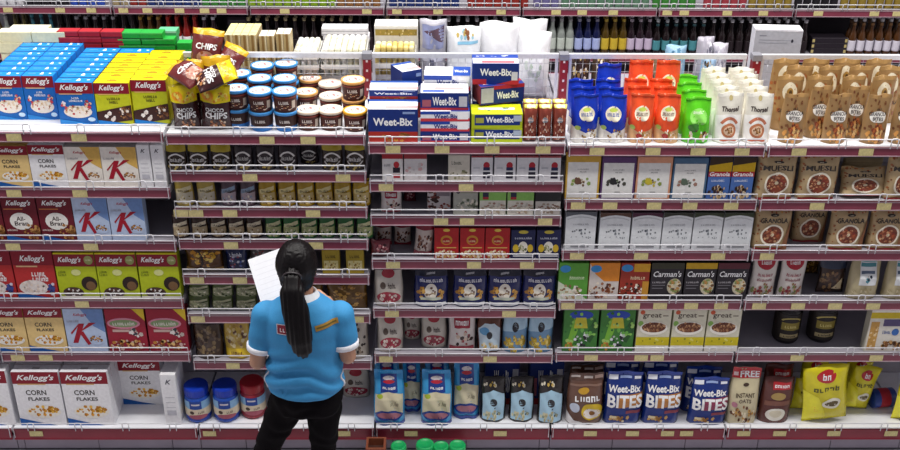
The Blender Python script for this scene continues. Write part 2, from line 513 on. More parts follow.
# floor
fl = MB()
fl.box(-7, 7, -8, 6, -.05, -.004, mat('8f8b90', .5))
floor = build(fl, 'floor'); floor['kind'] = 'structure'
for nm_, bx_ in (('wall_left', (-7.1, -7, -8, 6)), ('wall_right', (7, 7.1, -8, 6)), ('wall_back', (-7, 7, 6, 6.1)), ('wall_front', (-7, 7, -8.1, -8))):
    wb_ = MB(); wb_.box(*bx_, -.05, 3.6, mat('d8d6da', .7)); w_ = build(wb_, nm_); w_['kind'] = 'structure'
tm = MB(); tm.box(-.198, .198, -.198, .198, -.004, 0, mat('cfccd2', .22, var=.05, scale=5)); tme = tm.mesh('tile')
for i in range(-8, 9):
    for j in range(-4, 0):
        ob('tile', tme, floor, (i * .4 + .22, j * .4 + .18, 0))

# ------------------------------------------------------------------ product registry
THINGS = []
KIND = {}
def inst(kind, name, loc, rot=(0, 0, 0), scl=None):
    me, parts = kind
    o = ob(name, me, None, loc, rot)
    if scl: o.scale = scl
    for p in parts:
        c = ob(p[0], p[1], o)
    return o
SHN = {0: 'top deck', 1: 'second shelf', 2: 'third shelf', 3: 'fourth shelf', 4: 'fifth shelf', 5: 'sixth shelf', 6: 'seventh shelf', 9: 'bottom shelf'}
def place_txt(bay, i): return SHN[i] + ', ' + BAYN[bay]
def shz(bay, i): return BASEZ if i == 9 else SH[bay][i]
def reg(o, desc, cat, where, row=0, extra=''):
    THINGS.append(dict(o=o, desc=desc, cat=cat, where=where, row=row, extra=extra))
def put(kfn, name, desc, cat, bay, i, xs, ytop, Y=.014, ybot=None, rot=0, lean=0, back=0, row=0, gap=1.03, z=None, jit=0.0, wk=.985, hk=1.0, tilt=0, same=True, extra=''):
    """Stand products on a shelf: xs = pixel spans of the fronts, ytop = pixel row of the front's top edge."""
    z0 = shz(bay, i) if z is None else z
    z0 += .0005
    if i == 9 and ybot is None and Y == .014: Y = BASEY + .03
    xm = sum(a + b for a, b in xs) / (2 * len(xs))
    if ybot is not None: Y = hitz(xm, ybot, z0).y
    h = (hit(xm, ytop, Y).z - z0) * hk
    # pixel row of the middle of the front
    ym = ytop + (h / .0052) * .5
    spans = [(hit(a, ym, Y).x, hit(b, ym, Y).x) for a, b in xs]
    w = sum(q - p for p, q in spans) / len(spans) * wk
    z0 += abs(math.sin(tilt)) * w / 2
    key = (kfn, round(w, 3), round(h, 3))
    if key not in KIND: KIND[key] = kfn(w, h)
    me, parts, d = KIND[key]
    rnd = random.Random(int(xm * 7 + ytop))
    z0 += abs(math.sin(lean)) * d / 2
    res = []
    for p, q in spans:
        for k in range(back + 1):
            o = inst((me, parts), name, ((p + q) / 2, Y + d / 2 + k * d * gap + rnd.uniform(0, min(jit, .005)), z0), (lean, tilt, rot + rnd.uniform(-1, 1) * jit * 3))
            reg(o, desc, cat, place_txt(bay, i) if bay is not None else '', row + k, extra)
            res.append(o)
    return res
# ------------------------------------------------------------------ product kinds
def C(d, body, art=(), side=None, top=None, arttop=(), artside=(), seed=1):
    def f(w, h): return (*carton(w, h, d, body, side, top, art, arttop, artside, seed), d)
    return f
def B(d, style, body, art=(), seed=1, mk=None, seal=None, nu=10, nv=14):
    def f(w, h): return (*bag(w, h, d, style, body, art, seed, mk, seal=seal, nu=nu, nv=nv), d)
    return f
W_ = 'f6f6f6'; MAR = '8a1428'; GOLDS = ['e0a030', 'c98a20', 'f0c050', 'b87818']; BRN = ['8a5a2a', 'b07a40', '6a4018', 'c89858']
NUT = ['7a3a1c', 'a8623a', '5a2812', 'c08a58', '8c4a2a']
def KEL(y, h, c=W_, w=.8, cx=.5): return ('t', c, "Kellogg's", cx, y, w, h, .35, .022)
def bowl(cx, cy, rx, ry, cols, n=36, sz=.045, rim='f4f0e6'):
    return [('e', rim, cx, cy, rx, ry), ('f', cols, cx, cy + ry * .15, rx * .82, ry * .75, n, sz)]
def corn(bg):
    return [('r', bg, 0, 0, 1, .78), ('r', MAR, 0, .78, 1, 1), KEL(.885, .13), ('r', 'd9b070', .1, .765, .7, .785),
            ('t', '3a3634', 'CORN', .46, .62, .44, .095), ('t', '3a3634', 'FLAKES', .5, .50, .46, .065)] + bowl(.55, .26, .38, .12, GOLDS) + \
           [('p', '1b5fae', [(0, 0), (.8, 0), (.45, .05), (0, .14)])]
corn_w = C(.07, 'f2f2f4', corn('f2f2f4'), side='e9e9ee', arttop=[('r', 'd5d3d6', .0, .48, 1, .52), ('r', 'b9b6ba', .42, .35, .58, .65)])
corn_y = C(.06, 'e6c27a', corn('e8c987'), side='c9a050')
def sk(bg, glow, top):
    return [('r', bg, 0, 0, 1, 1), ('p', glow, [(.45, 1), (1, 1), (1, .45), (.72, .6)]), ('t', 'b01c30', "Kellogg's", .42, .86, .34, .08, .35, .02),
            ('t', '8a8a94', 'Special', .22, .72, .3, .06, .2, 0), ('p', 'a3122a', [(.14, .2), (.27, .2), (.5, .66), (.36, .66)]), ('p', 'a3122a', [(.28, .40), (.36, .46), (.80, .68), (.62, .68)]), ('p', 'a3122a', [(.34, .45), (.44, .48), (.60, .18), (.52, .15), (.46, .24)]), ('p', 'a3122a', [(.12, .44), (.36, .66), (.36, .62), (.14, .40)])] + bowl(.76, .27, .2, .11, BRN, 24, .035, bg)
sk_gold = C(.06, 'efe8dc', sk('efe9df', 'd9b05a', 'c9c0b0'), side='e0d8cc', top='b9b4b0')
sk_blue = C(.06, 'b9cbe6', sk('bccde8', '6f8fc4', 'c9c0b0'), side='a9bbd8', top='9a90a4')
spine = C(.17, 'eeeef0', [('t', '555560', 'K', .5, .86, .4, .09, .3, .02), ('r', 'b8b8c0', .2, .55, .8, .56), ('r', 'b8b8c0', .2, .45, .8, .46), ('r', 'b8b8c0', .2, .35, .8, .36), ('r', 'c4c4cc', .2, .2, .8, .3)])
allbran = C(.06, '6d1626', [('t', W_, "Kellogg's", .5, .85, .72, .15, .35, .022), ('r', 'c87840', .05, .71, .6, .735), ('e', 'f2efe8', .5, .44, .33, .2),
            ('t', '3a2a2a', 'All-', .5, .5, .26, .1), ('t', '3a2a2a', 'Bran', .5, .39, .4, .1), ('f', BRN, .78, .2, .24, .17, 34, .055), ('t', 'e8d8d0', 'High Fibre', .2, .24, .3, .05, .2, 0), ('p', '1b5fae', [(0, 0), (.75, 0), (.4, .05), (0, .12)])], side='5a1020')
RINGS = ['d83a3a', 'f0c83a', '3a9a4a', 'e87a2a', '4a5ab0', 'f2f2f2']
loops = C(.06, 'b82c2c', [('r', '8a1428', 0, .7, 1, 1), KEL(.83, .16, W_, .62), ('r', 'e8c090', .08, .66, .6, .69), ('t', W_, 'RICE', .6, .52, .36, .12, .2), ('t', W_, 'POPS', .62, .41, .4, .11, .2),
          ('e', 'e6ddd8', .42, .22, .36, .16), ('f', ['f2e8e0', 'd8c8c0', 'e8d8c8'], .42, .24, .3, .13, 40, .05), ('f', ['2a3a7a', '40509a', 'd8d0e0'], .85, .22, .12, .16, 12, .06), ('p', '1b5fae', [(0, 0), (.8, 0), (.4, .05), (0, .1)])], side='9a2024')
lime = C(.06, 'b6c41c', [('r', MAR, 0, .7, 1, .97), ('r', 'd8cc10', 0, .97, 1, 1), KEL(.84, .15, W_, .58, .38), ('e', '9aa060', .85, .84, .11, .1), ('t', 'e8e4c0', '100%', .85, .85, .14, .05),
         ('t', '5a6a10', 'with', .15, .58, .18, .05), ('t', '5a6a10', 'Milk', .15, .52, .2, .06), ('e', 'd8dc90', .5, .57, .12, .07), ('e', '2a1a14', .79, .32, .2, .16), ('e', '7a5a3a', .82, .27, .12, .1),
         ('e', '4a3430', .36, .12, .26, .12), ('f', ['3a2018', 'f0ece8', '5a382a'], .36, .13, .2, .08, 26, .04), ('r', 'f2efe6', 0, 0, 1, .04)], side='a8b418', top='d8cc20')
mueslix = C(.06, '9c1c34', [('p', 'e0c030', [(.7, 1), (1, 1), (1, .72)]), ('e', 'd88aa0', .45, .66, .42, .13), ('e', '8aa070', .45, .66, .36, .09), ('t', 'f2ece4', 'MUESLIX', .45, .66, .56, .09), ('r', 'c8a8a0', .15, .46, .75, .52),
            ('f', ['e8e0dc', '3a3a44', 'c8b8b0'], .75, .42, .16, .12, 14, .06), ('f', ['c8883a', 'e8c080', 'd8b8b0', '8a4a2a'], .5, .14, .45, .13, 50, .055)], side='7a1426')
krisp_top = [('r', '083468', 0, .88, 1, 1), ('r', '0a4080', .0, 0, .015, 1), ('p', W_, [(.54, .3), (.66, .3), (.62, .7), (.57, .7)]), ('r', 'd8ecfa', .82, .4, .90, .56), ('r', '8cc4ee', .15, .45, .4, .5)]
krisp = C(.073, '1466b8', [('r', MAR, 0, .74, 1, 1), KEL(.87, .17, W_, .76), ('r', 'd8b080', .08, .715, .7, .74), ('t', W_, 'RICE', .5, .64, .2, .06), ('t', W_, 'KRISPIES', .5, .57, .36, .06),
          ('e', 'eee4d8', .52, .3, .38, .15), ('f', ['e8d0b0', 'd8b890', 'f4e8d8', 'c03a3a'], .52, .33, .34, .12, 46, .04), ('f', ['c8404a', 'f0d0c0', 'e8e8f4'], .16, .45, .1, .1, 8, .05), ('f', ['c8404a', 'e8c0a0'], .82, .48, .08, .1, 8, .05),
          ('e', 'c8e4f8', .86, .12, .1, .05), ('p', '2a8ad8', [(0, 0), (.9, 0), (.5, .06), (0, .12)])], side='1a7fd0', top='1686dc', arttop=krisp_top)
choco_art = [('r', MAR, 0, .74, 1, 1), KEL(.87, .17, W_, .72), ('r', 'e0b070', .1, .715, .7, .74), ('t', '2e2a10', 'cocos', .52, .63, .38, .08), ('t', '2e2a10', 'POPS', .52, .54, .26, .07),
             ('p', '3a1a16', [(0, .1), (.2, .02), (1, .1), (1, .47), (0, .3)]), ('f', ['efe8e2', 'd8ccc4'], .4, .2, .14, .1, 7, .07), ('f', ['7a4a2a', 'e8dcd0', '9a6a3a', '5a3018'], .8, .28, .17, .15, 24, .05), ('p', '1a7fd0', [(0, 0), (.95, 0), (.5, .05), (0, .1)])]
choco = C(.073, 'c3c81e', choco_art, side='d8cf10', top='f4e60a', arttop=[('r', '6a5400', 0, .87, 1, 1), ('r', '6a5400', 0, 0, .02, 1), ('r', 'a87a18', .34, .3, .64, .5), ('r', 'b89028', .4, .58, .58, .68)])

# wheat biscuits
def wb(txt='Weet-Bix'):
    return [('r', '16307a', 0, .32, 1, 1), ('r', 'b03028', 0, 0, 1, .32), ('t', W_, txt, .5, .62, .8, .24, 0, .03), ('f', ['9a5a20', 'c8883a', '7a4a18'], .55, .16, .3, .13, 20, .06), ('r', '8aa0d0', .7, .86, .95, .93)]
wb_top = [('r', 'eef0f6', 0, .3, 1, .75), ('r', 'e4a8a8', .35, .1, 1, .35), ('r', '2a50a0', 0, .8, 1, 1), ('r', 'b8c8e8', .1, .45, .5, .55)]
wbig = C(.13, '16307a', wb(), side='152c70', top='f0f0f4', arttop=wb_top)
wslim_art = [('r', '17307c', 0, .12, 1, 1), ('r', 'b83038', 0, 0, 1, .14), ('t', W_, 'Weet-Bix', .5, .52, .5, .5, 0, .03), ('r', 'b06070', .04, .2, .22, .6), ('r', 'c8c8d0', .8, .2, .97, .8)]
wslim = C(.13, '17307c', wslim_art, side='20408c', top='f2f2f6', arttop=[('r', '2a50b0', .05, .1, .5, .3), ('r', 'd8a0a0', .3, .4, .9, .6)])
wwhite = C(.13, 'eef0f6', [('r', '2a4aa8', 0, .7, .6, 1), ('t', '2a3a8a', 'Weet-Bix', .52, .5, .5, .45, 0, .03), ('r', 'd04048', 0, 0, 1, .3), ('r', 'ffffff', .75, .2, .97, .95)], side='dfe3ee', top='f6f6fa', arttop=[('r', '1c4aa8', .62, 0, 1, 1), ('r', 'b8d0e8', .3, .4, .55, .7), ('t', W_, 'Weet-Bix', .8, .5, .3, .3)])
wlime = C(.13, 'b9c81e', [('r', '1a347c', .06, .25, .95, .95), ('t', W_, 'Weet-Bix', .55, .62, .55, .4, 0, .03), ('r', 'a8a84a', .08, .4, .24, .75), ('r', 'b8c4d8', .82, .5, .98, .9)], side='a8b81a', top='d8e41c', arttop=[('r', 'f4f4e8', .14, .42, .86, .64), ('f', ['2a5a4a', '3a6a8a', 'a8b030'], .5, .5, .36, .18, 16, .05)])
wrot = C(.13, '16307a', [('r', 'b8b8c0', .02, .1, .3, .9), ('t', W_, 'Weet-Bix', .62, .45, .5, .4, 0, .03), ('r', 'b02838', .3, .8, 1, 1)], side='8a3a40', top='2040a0', arttop=[('r', 'f0f0f4', .1, .2, .6, .8), ('r', 'c83848', .6, .3, 1, .6)])
wtop = C(.13, '17307c', [('r', 'c03038', 0, 0, .3, .25), ('p', 'c03038', [(.5, 0), (1, 0), (1, .28)]), ('t', W_, 'Weet-Bix', .5, .58, .68, .34, 0, .03), ('r', 'd8d8e0', .84, .2, .97, .6)], side='20408c', top='f2f2f6', arttop=[('r', '2244a0', 0, .6, 1, 1), ('r', 'd85060', .2, .05, .9, .25), ('f', [W_, 'c8d4f0'], .5, .8, .4, .1, 10, .05)])
bag_plain = B(.07, 'flat', 'bda77c', [('r', 'a8926a', 0, .86, 1, .88)], 19, mk=lambda c: mat(c, .5, bump=.25, scale=25))
cocoa_box = B(.06, 'brick', '8a3e30', [('r', 'd8d060', 0, .93, 1, 1), ('r', 'f0f0e0', .2, .95, .8, .99), ('f', ['6a2418', 'c88a70', 'e0c8b8', 'a05038'], .5, .42, .42, .38, 46, .07), ('e', '9aa0a8', .5, .62, .2, .08), ('r', 'f0d8d0', .3, .6, .7, .64)], 3)

# tall film bags on the top deck of the fourth bay
def berry(body, dark, low, txtc):
    return [('e', 'f2ead0', .5, .62, .3, .15), ('e', 'c8d860', .5, .7, .16, .04), ('t', txtc, 'fitness', .5, .62, .46, .09, .15), ('p', low, [(0, 0), (1, 0), (1, .32), (.5, .22), (0, .36)]),
            ('f', ['b08a4a', 'e8dcc0', '8a6a3a', 'f4f0e8'], .62, .16, .3, .13, 26, .05), ('e', 'a8c060', .18, .34, .1, .05), ('r', dark, 0, .93, 1, .96)]
bag_blue = B(.09, 'gusset', '1438b8', berry('1438b8', '0c2478', 'e8e4dc', '2a50a8'), 11, seal='1840c8')
bag_orange = B(.09, 'gusset', 'f0562a', berry('f0562a', 'c83a14', 'd8a878', '5a2a2a') + [('e', 'b03028', .45, .16, .12, .06)], 12, seal='f8683a')
bag_green = B(.09, 'gusset', '58c81c', [('e', '8ad860', .5, .6, .32, .18), ('t', 'e8f4d8', 'fruit', .5, .7, .4, .07, .15), ('e', '3a7a2a', .35, .38, .2, .1), ('f', ['e8e0c8', 'b8904a', '5a3a20', 'f0ece0'], .55, .18, .38, .14, 26, .06), ('r', '3a9a10', 0, .93, 1, .96)], 13, seal='6cd826')
bag_white = B(.08, 'pouch', 'e6e2d4', [('p', 'f6f4ee', [(.08, .02), (.92, .02), (.97, .56), (.5, .6), (.03, .56)]), ('t', '3a2a24', 'Thorsel', .5, .69, .62, .1, .1, .03), ('a', 'c8785a', .5, .3, .36, .24, 30, 150, .25), ('e', 'c07850', .5, .27, .26, .15), ('e', 'e8c8a8', .5, .27, .18, .1), ('f', BRN, .5, .27, .14, .08, 14, .04), ('e', 'c8b880', .5, .9, .07, .05), ('r', 'c8684a', .2, .06, .8, .1)], 14, seal='eeebe0')
KR = '9c7a4e'
def kraft_art(t1, t2, ring):
    a = [('f', ['7a4a24', '8a5a30', '6a3a1c'], .5, .5, .48, .48, 20, .05), ('e', 'f0ece4', .5, .56, .33, .12), ('t', '2e2420', t1, .5, .62, .72, .08, 0, .02), ('t', '2e2420', t2, .5, .52, .4, .07, 0, .02), ('t', '2e2420', 'the', .5, .72, .2, .05, .3)]
    return a + [('f', ['8a3a1c', 'c06a30', '6a2a14', 'd89a50', 'e0b878'], .5, .22, .36, .2, 44, .07)]
kraft_bites = B(.075, 'pouch', KR, kraft_art('GRANOLA', 'BITES', 0), 15, mk=lambda c: mat(c, .5, bump=.3, scale=25), seal='a88250')
kraft_ring = B(.075, 'pouch', 'a07c4c', [('f', ['8a4a24', '9a6a3a', 'a8602e'], .5, .55, .48, .42, 26, .06), ('e', 'e6dcc0', .5, .72, .27, .17), ('e', 'a8823e', .5, .72, .12, .08), ('e', '5a4020', .52, .72, .06, .04), ('t', '2e2420', 'GRANOLA', .5, .38, .7, .07)], 16, mk=lambda c: mat(c, .5, bump=.3, scale=25), seal='b08a54')
def kraft_face(t):
    return [('p', 'c8a878', [(0, .86), (.3, 1), (0, 1)]), ('f', ['b06a30', '9a4a24', 'c88a40'], .5, .94, .46, .05, 14, .04), ('f', ['9a5a2a', '7a4420'], .08, .45, .06, .4, 9, .035), ('f', ['9a5a2a', '7a4420'], .93, .35, .06, .3, 9, .035),
            ('t', '2c2420', t, .5, .71, .74, .12, 0, .03), ('e', '2c2420', .5, .85, .12, .03), ('t', 'e0d4b8', 'the', .5, .85, .1, .03), ('e', 'e8e0cc', .5, .36, .31, .26), ('e', '7a3a22', .5, .36, .26, .215), ('f', ['9a4a2a', 'b8704a', '5a2a18', 'c89a70', '7a2a20'], .5, .36, .22, .185, 44, .045), ('e', 'd8c8a8', .5, .37, .05, .04), ('r', '8a2024', .05, .0, .95, .05)]
muesli = B(.06, 'flat', 'b8a078', kraft_face('MUESLI'), 17, mk=lambda c: mat(c, .5, bump=.25, scale=25))
granola = B(.06, 'flat', 'b0966e', kraft_face('GRANOLA') + [('p', '8a5a3a', [(.78, .0), (.95, .0), (1, .7), (.93, .7)])], 18, mk=lambda c: mat(c, .5, bump=.25, scale=25))

# snack bags
chips = B(.085, 'pillow', '3a1a1c', [('r', 'e6cf10', 0, .62, 1, .96), ('r', 'b09a10', 0, .96, 1, 1), ('e', 'f0a020', .3, .76, .22, .1), ('f', ['e8b030', 'f0e060', 'd88a20'], .55, .74, .4, .1, 18, .07), ('t', W_, 'CHOCO', .5, .47, .62, .09, 0, .02), ('t', W_, 'CHIPS', .52, .34, .74, .15, .1, .03), ('f', ['8a4a2a', 'e0c8b0', 'b87a4a'], .55, .14, .3, .1, 16, .06)], 21, seal='c8b418')
chips_m = B(.085, 'pillow', '6a2a2a', [('r', 'd8a820', 0, .84, 1, 1), ('t', W_, 'CHIPS', .5, .55, .7, .16, .1, .03), ('e', 'c09080', .5, .25, .3, .18), ('f', ['8a4a2a', 'e0c8b0', 'e07a6a'], .5, .25, .26, .15, 16, .06)], 22, seal='d8b020')
pouch_dark = B(.06, 'pouch', '2a2024', [('a', 'e8e4e0', .5, .46, .42, .3, 20, 160, .2), ('a', 'e8e4e0', .5, .5, .42, .26, 200, 340, .16), ('t', 'e0dcd8', 'Oatsies', .5, .5, .6, .15, .2, .02), ('f', ['b09a50', '8a7a4a', '6a5a3a'], .6, .16, .3, .1, 10, .08)], 31)
pouch_darky = B(.06, 'pouch', '352a22', [('r', 'b8a430', 0, .72, 1, .98), ('a', 'e8e4e0', .5, .4, .42, .26, 10, 170, .2), ('a', 'd8d4d0', .5, .42, .42, .24, 200, 340, .16), ('t', 'e8e4e0', 'Oatsies', .5, .42, .6, .14, .2, .02), ('f', ['b09a50', '8a7a4a'], .5, .14, .36, .1, 10, .08)], 32)
def pch(a, b, c): return [('r', b, .05, .1, .95, .5), ('p', c, [(.08, .45), (.92, .6), (.92, .74), (.08, .6)]), ('t', '3a3020', 'OAT MIX', .5, .56, .6, .1, 0, .02), ('f', [b, c, 'e8e0c8', a], .5, .26, .4, .16, 22, .07), ('r', a, 0, .9, 1, .94)]
pouch_beige = B(.06, 'pouch', 'b8a04a', pch('8a7a30', 'c8c0a8', 'd8cca0'), 33)
pouch_purple = B(.06, 'pouch', '5a4650', pch('3a2a34', 'b8a8b0', '8aa0b8'), 34)
pouch_yellow = B(.06, 'pouch', 'b8941c', pch('6a5010', 'c8b070', 'e0d090'), 35)
pouch_brown = B(.06, 'pouch', '3e2a20', pch('6a4a2a', 'b8a480', 'd8ccb0'), 36)
pouch_green = B(.06, 'pouch', '2a6a34', pch('1a4a24', 'a8b078', 'd0d0a0'), 37)
pouch_olive = B(.06, 'pouch', '5c6a3c', pch('3a4a24', 'a0a480', 'c8c8a0'), 38)
bag_noodle = B(.07, 'pillow', '5a3a1c', [('f', ['d8a830', 'c88a20', 'e8c860', '8a5a20'], .55, .6, .42, .34, 40, .09), ('a', '2a1a14', .2, .5, .3, .5, -60, 90, .2), ('r', 'b08a50', 0, 0, 1, .16)], 39)
bag_navy = B(.06, 'pillow', '16224c', [('f', ['c8ccd8', '8a3a4a', '4a5a9a'], .5, .4, .36, .3, 20, .09), ('t', 'e0e4f0', 'oats', .5, .74, .6, .16)], 40)
bag_grey = B(.06, 'pillow', '6a6062', [('f', ['c8c0bc', '8a4a4a', '4a4044'], .5, .45, .4, .35, 26, .09)], 41)
pack_yel = C(.05, 'a8902c', [('r', 'd8cc90', .1, .15, .9, .55), ('t', '4a3a10', 'oats', .5, .74, .6, .16), ('f', ['c8a84a', '8a6a24', 'e8dcb0'], .5, .35, .34, .16, 20, .07)], side='8a7420')
bag_gold = B(.07, 'pillow', '6a4c1c', [('f', ['a87a2a', '8a6420', 'c89a48', '5a3c14'], .5, .5, .46, .42, 60, .07)], 42)
bag_dkbrown = B(.08, 'pouch', '4a382c', [('f', ['6a5440', '7a6448', '3a2a20', '8a7450'], .5, .45, .44, .4, 60, .08), ('r', '2a1e1a', 0, .88, 1, 1)], 43)
bag_straw = B(.08, 'pouch', 'c8a848', [('f', ['e0d0a0', 'd8c080', 'b08a3a', '6a4a3a'], .5, .6, .4, .3, 44, .08), ('r', 'e0c030', .05, .05, .95, .28), ('t', '6a3a20', 'MIX', .5, .16, .5, .14)], 44)
bag_spot = B(.08, 'pouch', 'b8b0a4', [('f', ['3a3230', '5a4a40', '8a7a6a', '2a2422'], .5, .48, .42, .4, 44, .07)], 45)

# middle bay
teabox_r = C(.05, 'e4e2e0', [('r', 'a82830', 0, .82, 1, 1), ('r', 'b03038', .52, .1, .86, .25), ('r', '2a2430', .52, .3, .86, .5), ('e', 'c03038', .69, .6, .14, .12), ('t', '8a8a90', 'TEA', .25, .6, .3, .12)], side='d0cccc', top='9a2430')
teabox_p = C(.05, 'dad6d6', [('r', '9a3038', 0, .82, 1, 1), ('f', ['d0a8a8', 'c8c0c0'], .5, .4, .4, .3, 14, .1)], side='d0cccc', top='9a2430')
teabox_b = C(.05, 'cfcabc', [('f', ['8a8a6a', 'b8b09a', '6a6a50'], .5, .25, .4, .18, 20, .07), ('t', '6a6a60', 'Oats', .4, .7, .5, .14)], side='b8b4a8')
teabox = C(.05, 'dcdce0', [('r', '2a2838', .55, .1, .88, .36), ('e', 'b02838', .71, .62, .15, .14), ('r', '2a3058', .56, .42, .87, .55), ('r', 'a0a4b0', .1, .2, .44, .24), ('r', 'b8bcc4', .1, .5, .4, .54), ('r', '9a2430', 0, .94, 1, 1)], side='c8c8d0', top='8a2430')
bag_redw = B(.06, 'pillow', 'd8d0cc', [('r', 'a0283a', .2, .62, .8, .9), ('t', W_, 'Oaty', .5, .76, .5, .14, .2), ('f', ['3a2a2a', 'a03a44', 'c8b0a0'], .5, .35, .4, .2, 22, .08), ('r', 'a83040', .05, .04, .95, .14)], 51)
pack_drk = B(.05, 'pillow', '6a2430', [('f', ['c8a0a0', '3a1a20', 'a05a60'], .5, .5, .36, .3, 18, .1)], 52)
box_choc = C(.05, 'c9c4c4', [('f', ['3a2420', '5a3a2c', '2a1a18', '7a3a34'], .22, .55, .24, .4, 34, .1), ('f', ['7a3028', 'a05a4a'], .72, .22, .22, .16, 14, .08), ('r', '8a8088', .4, .72, .95, .9)], side='4a3a3a')
box_sage = C(.05, 'a9aaa0', [('e', '2a2a34', .2, .86, .1, .1), ('f', ['7a806a', 'c8c8b8', '5a6450', 'd8d0c0'], .6, .35, .42, .22, 44, .08), ('r', '8a9078', .3, .78, 1, 1)], side='8a8a80')
box_green = C(.05, 'dcd8cc', [('r', '8ac060', 0, .58, 1, 1), ('r', 'a82c3a', .12, .62, .34, .72), ('r', '2a3048', .12, .72, .34, .9), ('f', ['e8e0d0', 'b8a890', 'a07a6a', 'c8c4b8'], .55, .28, .44, .22, 50, .07)], side='a8b890', top='7ab050')
box_dkw = C(.05, 'cac6be', [('r', '2a2a2c', 0, .55, 1, 1), ('f', ['e8e4dc', 'a09080', '8a6a5a'], .5, .26, .44, .2, 44, .07)], side='3a3a3a', top='2a2a2c')
bag_dates = B(.06, 'pillow', 'c8b8b0', [('r', '8a2434', 0, .78, 1, 1), ('r', '8a2434', 0, 0, 1, .16), ('f', ['5a3024', '8a5a44', 'd8ccc0', '3a1a18'], .5, .46, .42, .28, 34, .08)], 53)
box_red = C(.06, 'b02024', [('e', 'c88a30', .5, .6, .24, .16), ('e', 'b02024', .5, .58, .17, .11), ('t', 'f0e0b0', 'GOLD', .5, .58, .3, .08), ('r', 'd8b060', .1, .34, .9, .37), ('f', ['e8d0a0', 'c89a5a', 'f2e8d8'], .5, .14, .46, .12, 40, .07), ('e', 'e0c050', .5, .93, .14, .05)], side='8a181c', top='7a2028')
box_navy = C(.06, '1e2450', [('t', 'd8dcec', 'ORGANIC', .5, .72, .7, .08), ('e', 'e8e4d8', .5, .38, .2, .22), ('f', ['8a8a60', 'c8c8a8', '5a6440'], .5, .34, .16, .14, 16, .06), ('e', 'd0b030', .2, .36, .12, .14), ('e', 'd0b030', .8, .36, .12, .14), ('e', 'c8b848', .5, .93, .2, .06), ('r', 'c8ccd0', .1, .06, .9, .12)], side='161a3a', top='30344a')
pouch_navy = B(.06, 'pouch', '232a62', [('r', '1a1c30', 0, .82, 1, 1), ('t', 'd8d8e0', 'oats', .5, .91, .26, .07, .2), ('t', 'e8e8f0', 'HARRADEN', .5, .72, .7, .1), ('e', 'ded8cc', .5, .42, .19, .22), ('f', ['6a4a3a', 'a08a6a', 'e8e0d0'], .5, .4, .14, .14, 16, .05), ('f', ['d8a850', 'b07a30'], .22, .4, .1, .16, 14, .06), ('f', ['d8a850', 'b07a30'], .78, .4, .1, .16, 14, .06), ('r', 'b8c0b0', .2, .2, .8, .27), ('r', 'd8dce0', .06, .04, .94, .12)], 54)
bag_quaker = B(.07, 'gusset', 'cfc8bc', [('r', '3a2a30', 0, .84, 1, 1), ('e', 'a82a3a', .5, .78, .24, .1), ('t', '3a2a2a', 'oat', .62, .52, .3, .12, .2, .03), ('e', '5a4a40', .3, .52, .1, .08), ('e', 'a02c40', .5, .24, .42, .14), ('f', ['d8c0b8', 'e8dcd0', '8a2a38'], .5, .22, .34, .1, 24, .06)], 55)
bag_brownblue = B(.07, 'pouch', '5a3020', [('p', 'c0d4e0', [(.1, .04), (.9, .04), (.95, .6), (.7, .74), (.3, .74), (.05, .6)]), ('e', '5a9ac8', .3, .55, .2, .1), ('e', '2a2a30', .5, .45, .12, .09), ('f', ['d0b060', 'e8dcc0'], .5, .14, .36, .1, 20, .07)], 56)
bag_bluegold = B(.07, 'pouch', '6a94b8', [('p', 'a8c8dc', [(0, .5), (1, .6), (1, .9), (0, .85)]), ('e', '24242c', .5, .64, .14, .12), ('f', ['c8a838', 'a88a20', 'e0cc70'], .5, .24, .46, .22, 50, .08)], 57)
def oats_art(c='1a7fc0'):
    return [('r', '2a90d0', 0, .84, 1, 1), ('p', '1a3a8a', [(.22, .62), (.78, .62), (.78, .94), (.22, .94)]), ('e', 'd8d0d4', .5, .86, .2, .035), ('e', 'b8283a', .5, .80, .2, .03), ('t', W_, 'oats', .5, .7, .44, .05),
            ('p', 'd8cfae', [(.05, .2), (.95, .2), (.95, .58), (.5, .64), (.05, .58)]), ('t', '3a2a28', 'oat', .68, .42, .26, .09, .2, .03), ('e', 'a8b83a', .2, .56, .1, .04), ('e', '1a3a8a', .5, .2, .46, .1), ('e', 'a86a7a', .5, .2, .38, .06), ('r', '1c3c90', 0, 0, 1, .07)]
bag_oats = B(.085, 'gusset', '3a9ad4', oats_art(), 58, seal='3aa0dc')
bag_bears = B(.08, 'pouch', '201a1a', [('p', 'a6cade', [(.08, .05), (.92, .05), (.94, .62), (.5, .72), (.06, .62)]), ('e', '2a2a2e', .5, .45, .14, .09), ('f', ['b8b088', 'd8d0a8', '8a9a8a'], .5, .15, .38, .1, 26, .06), ('f', ['c8a850', 'e8e0c8'], .4, .84, .3, .05, 8, .06)], 59)

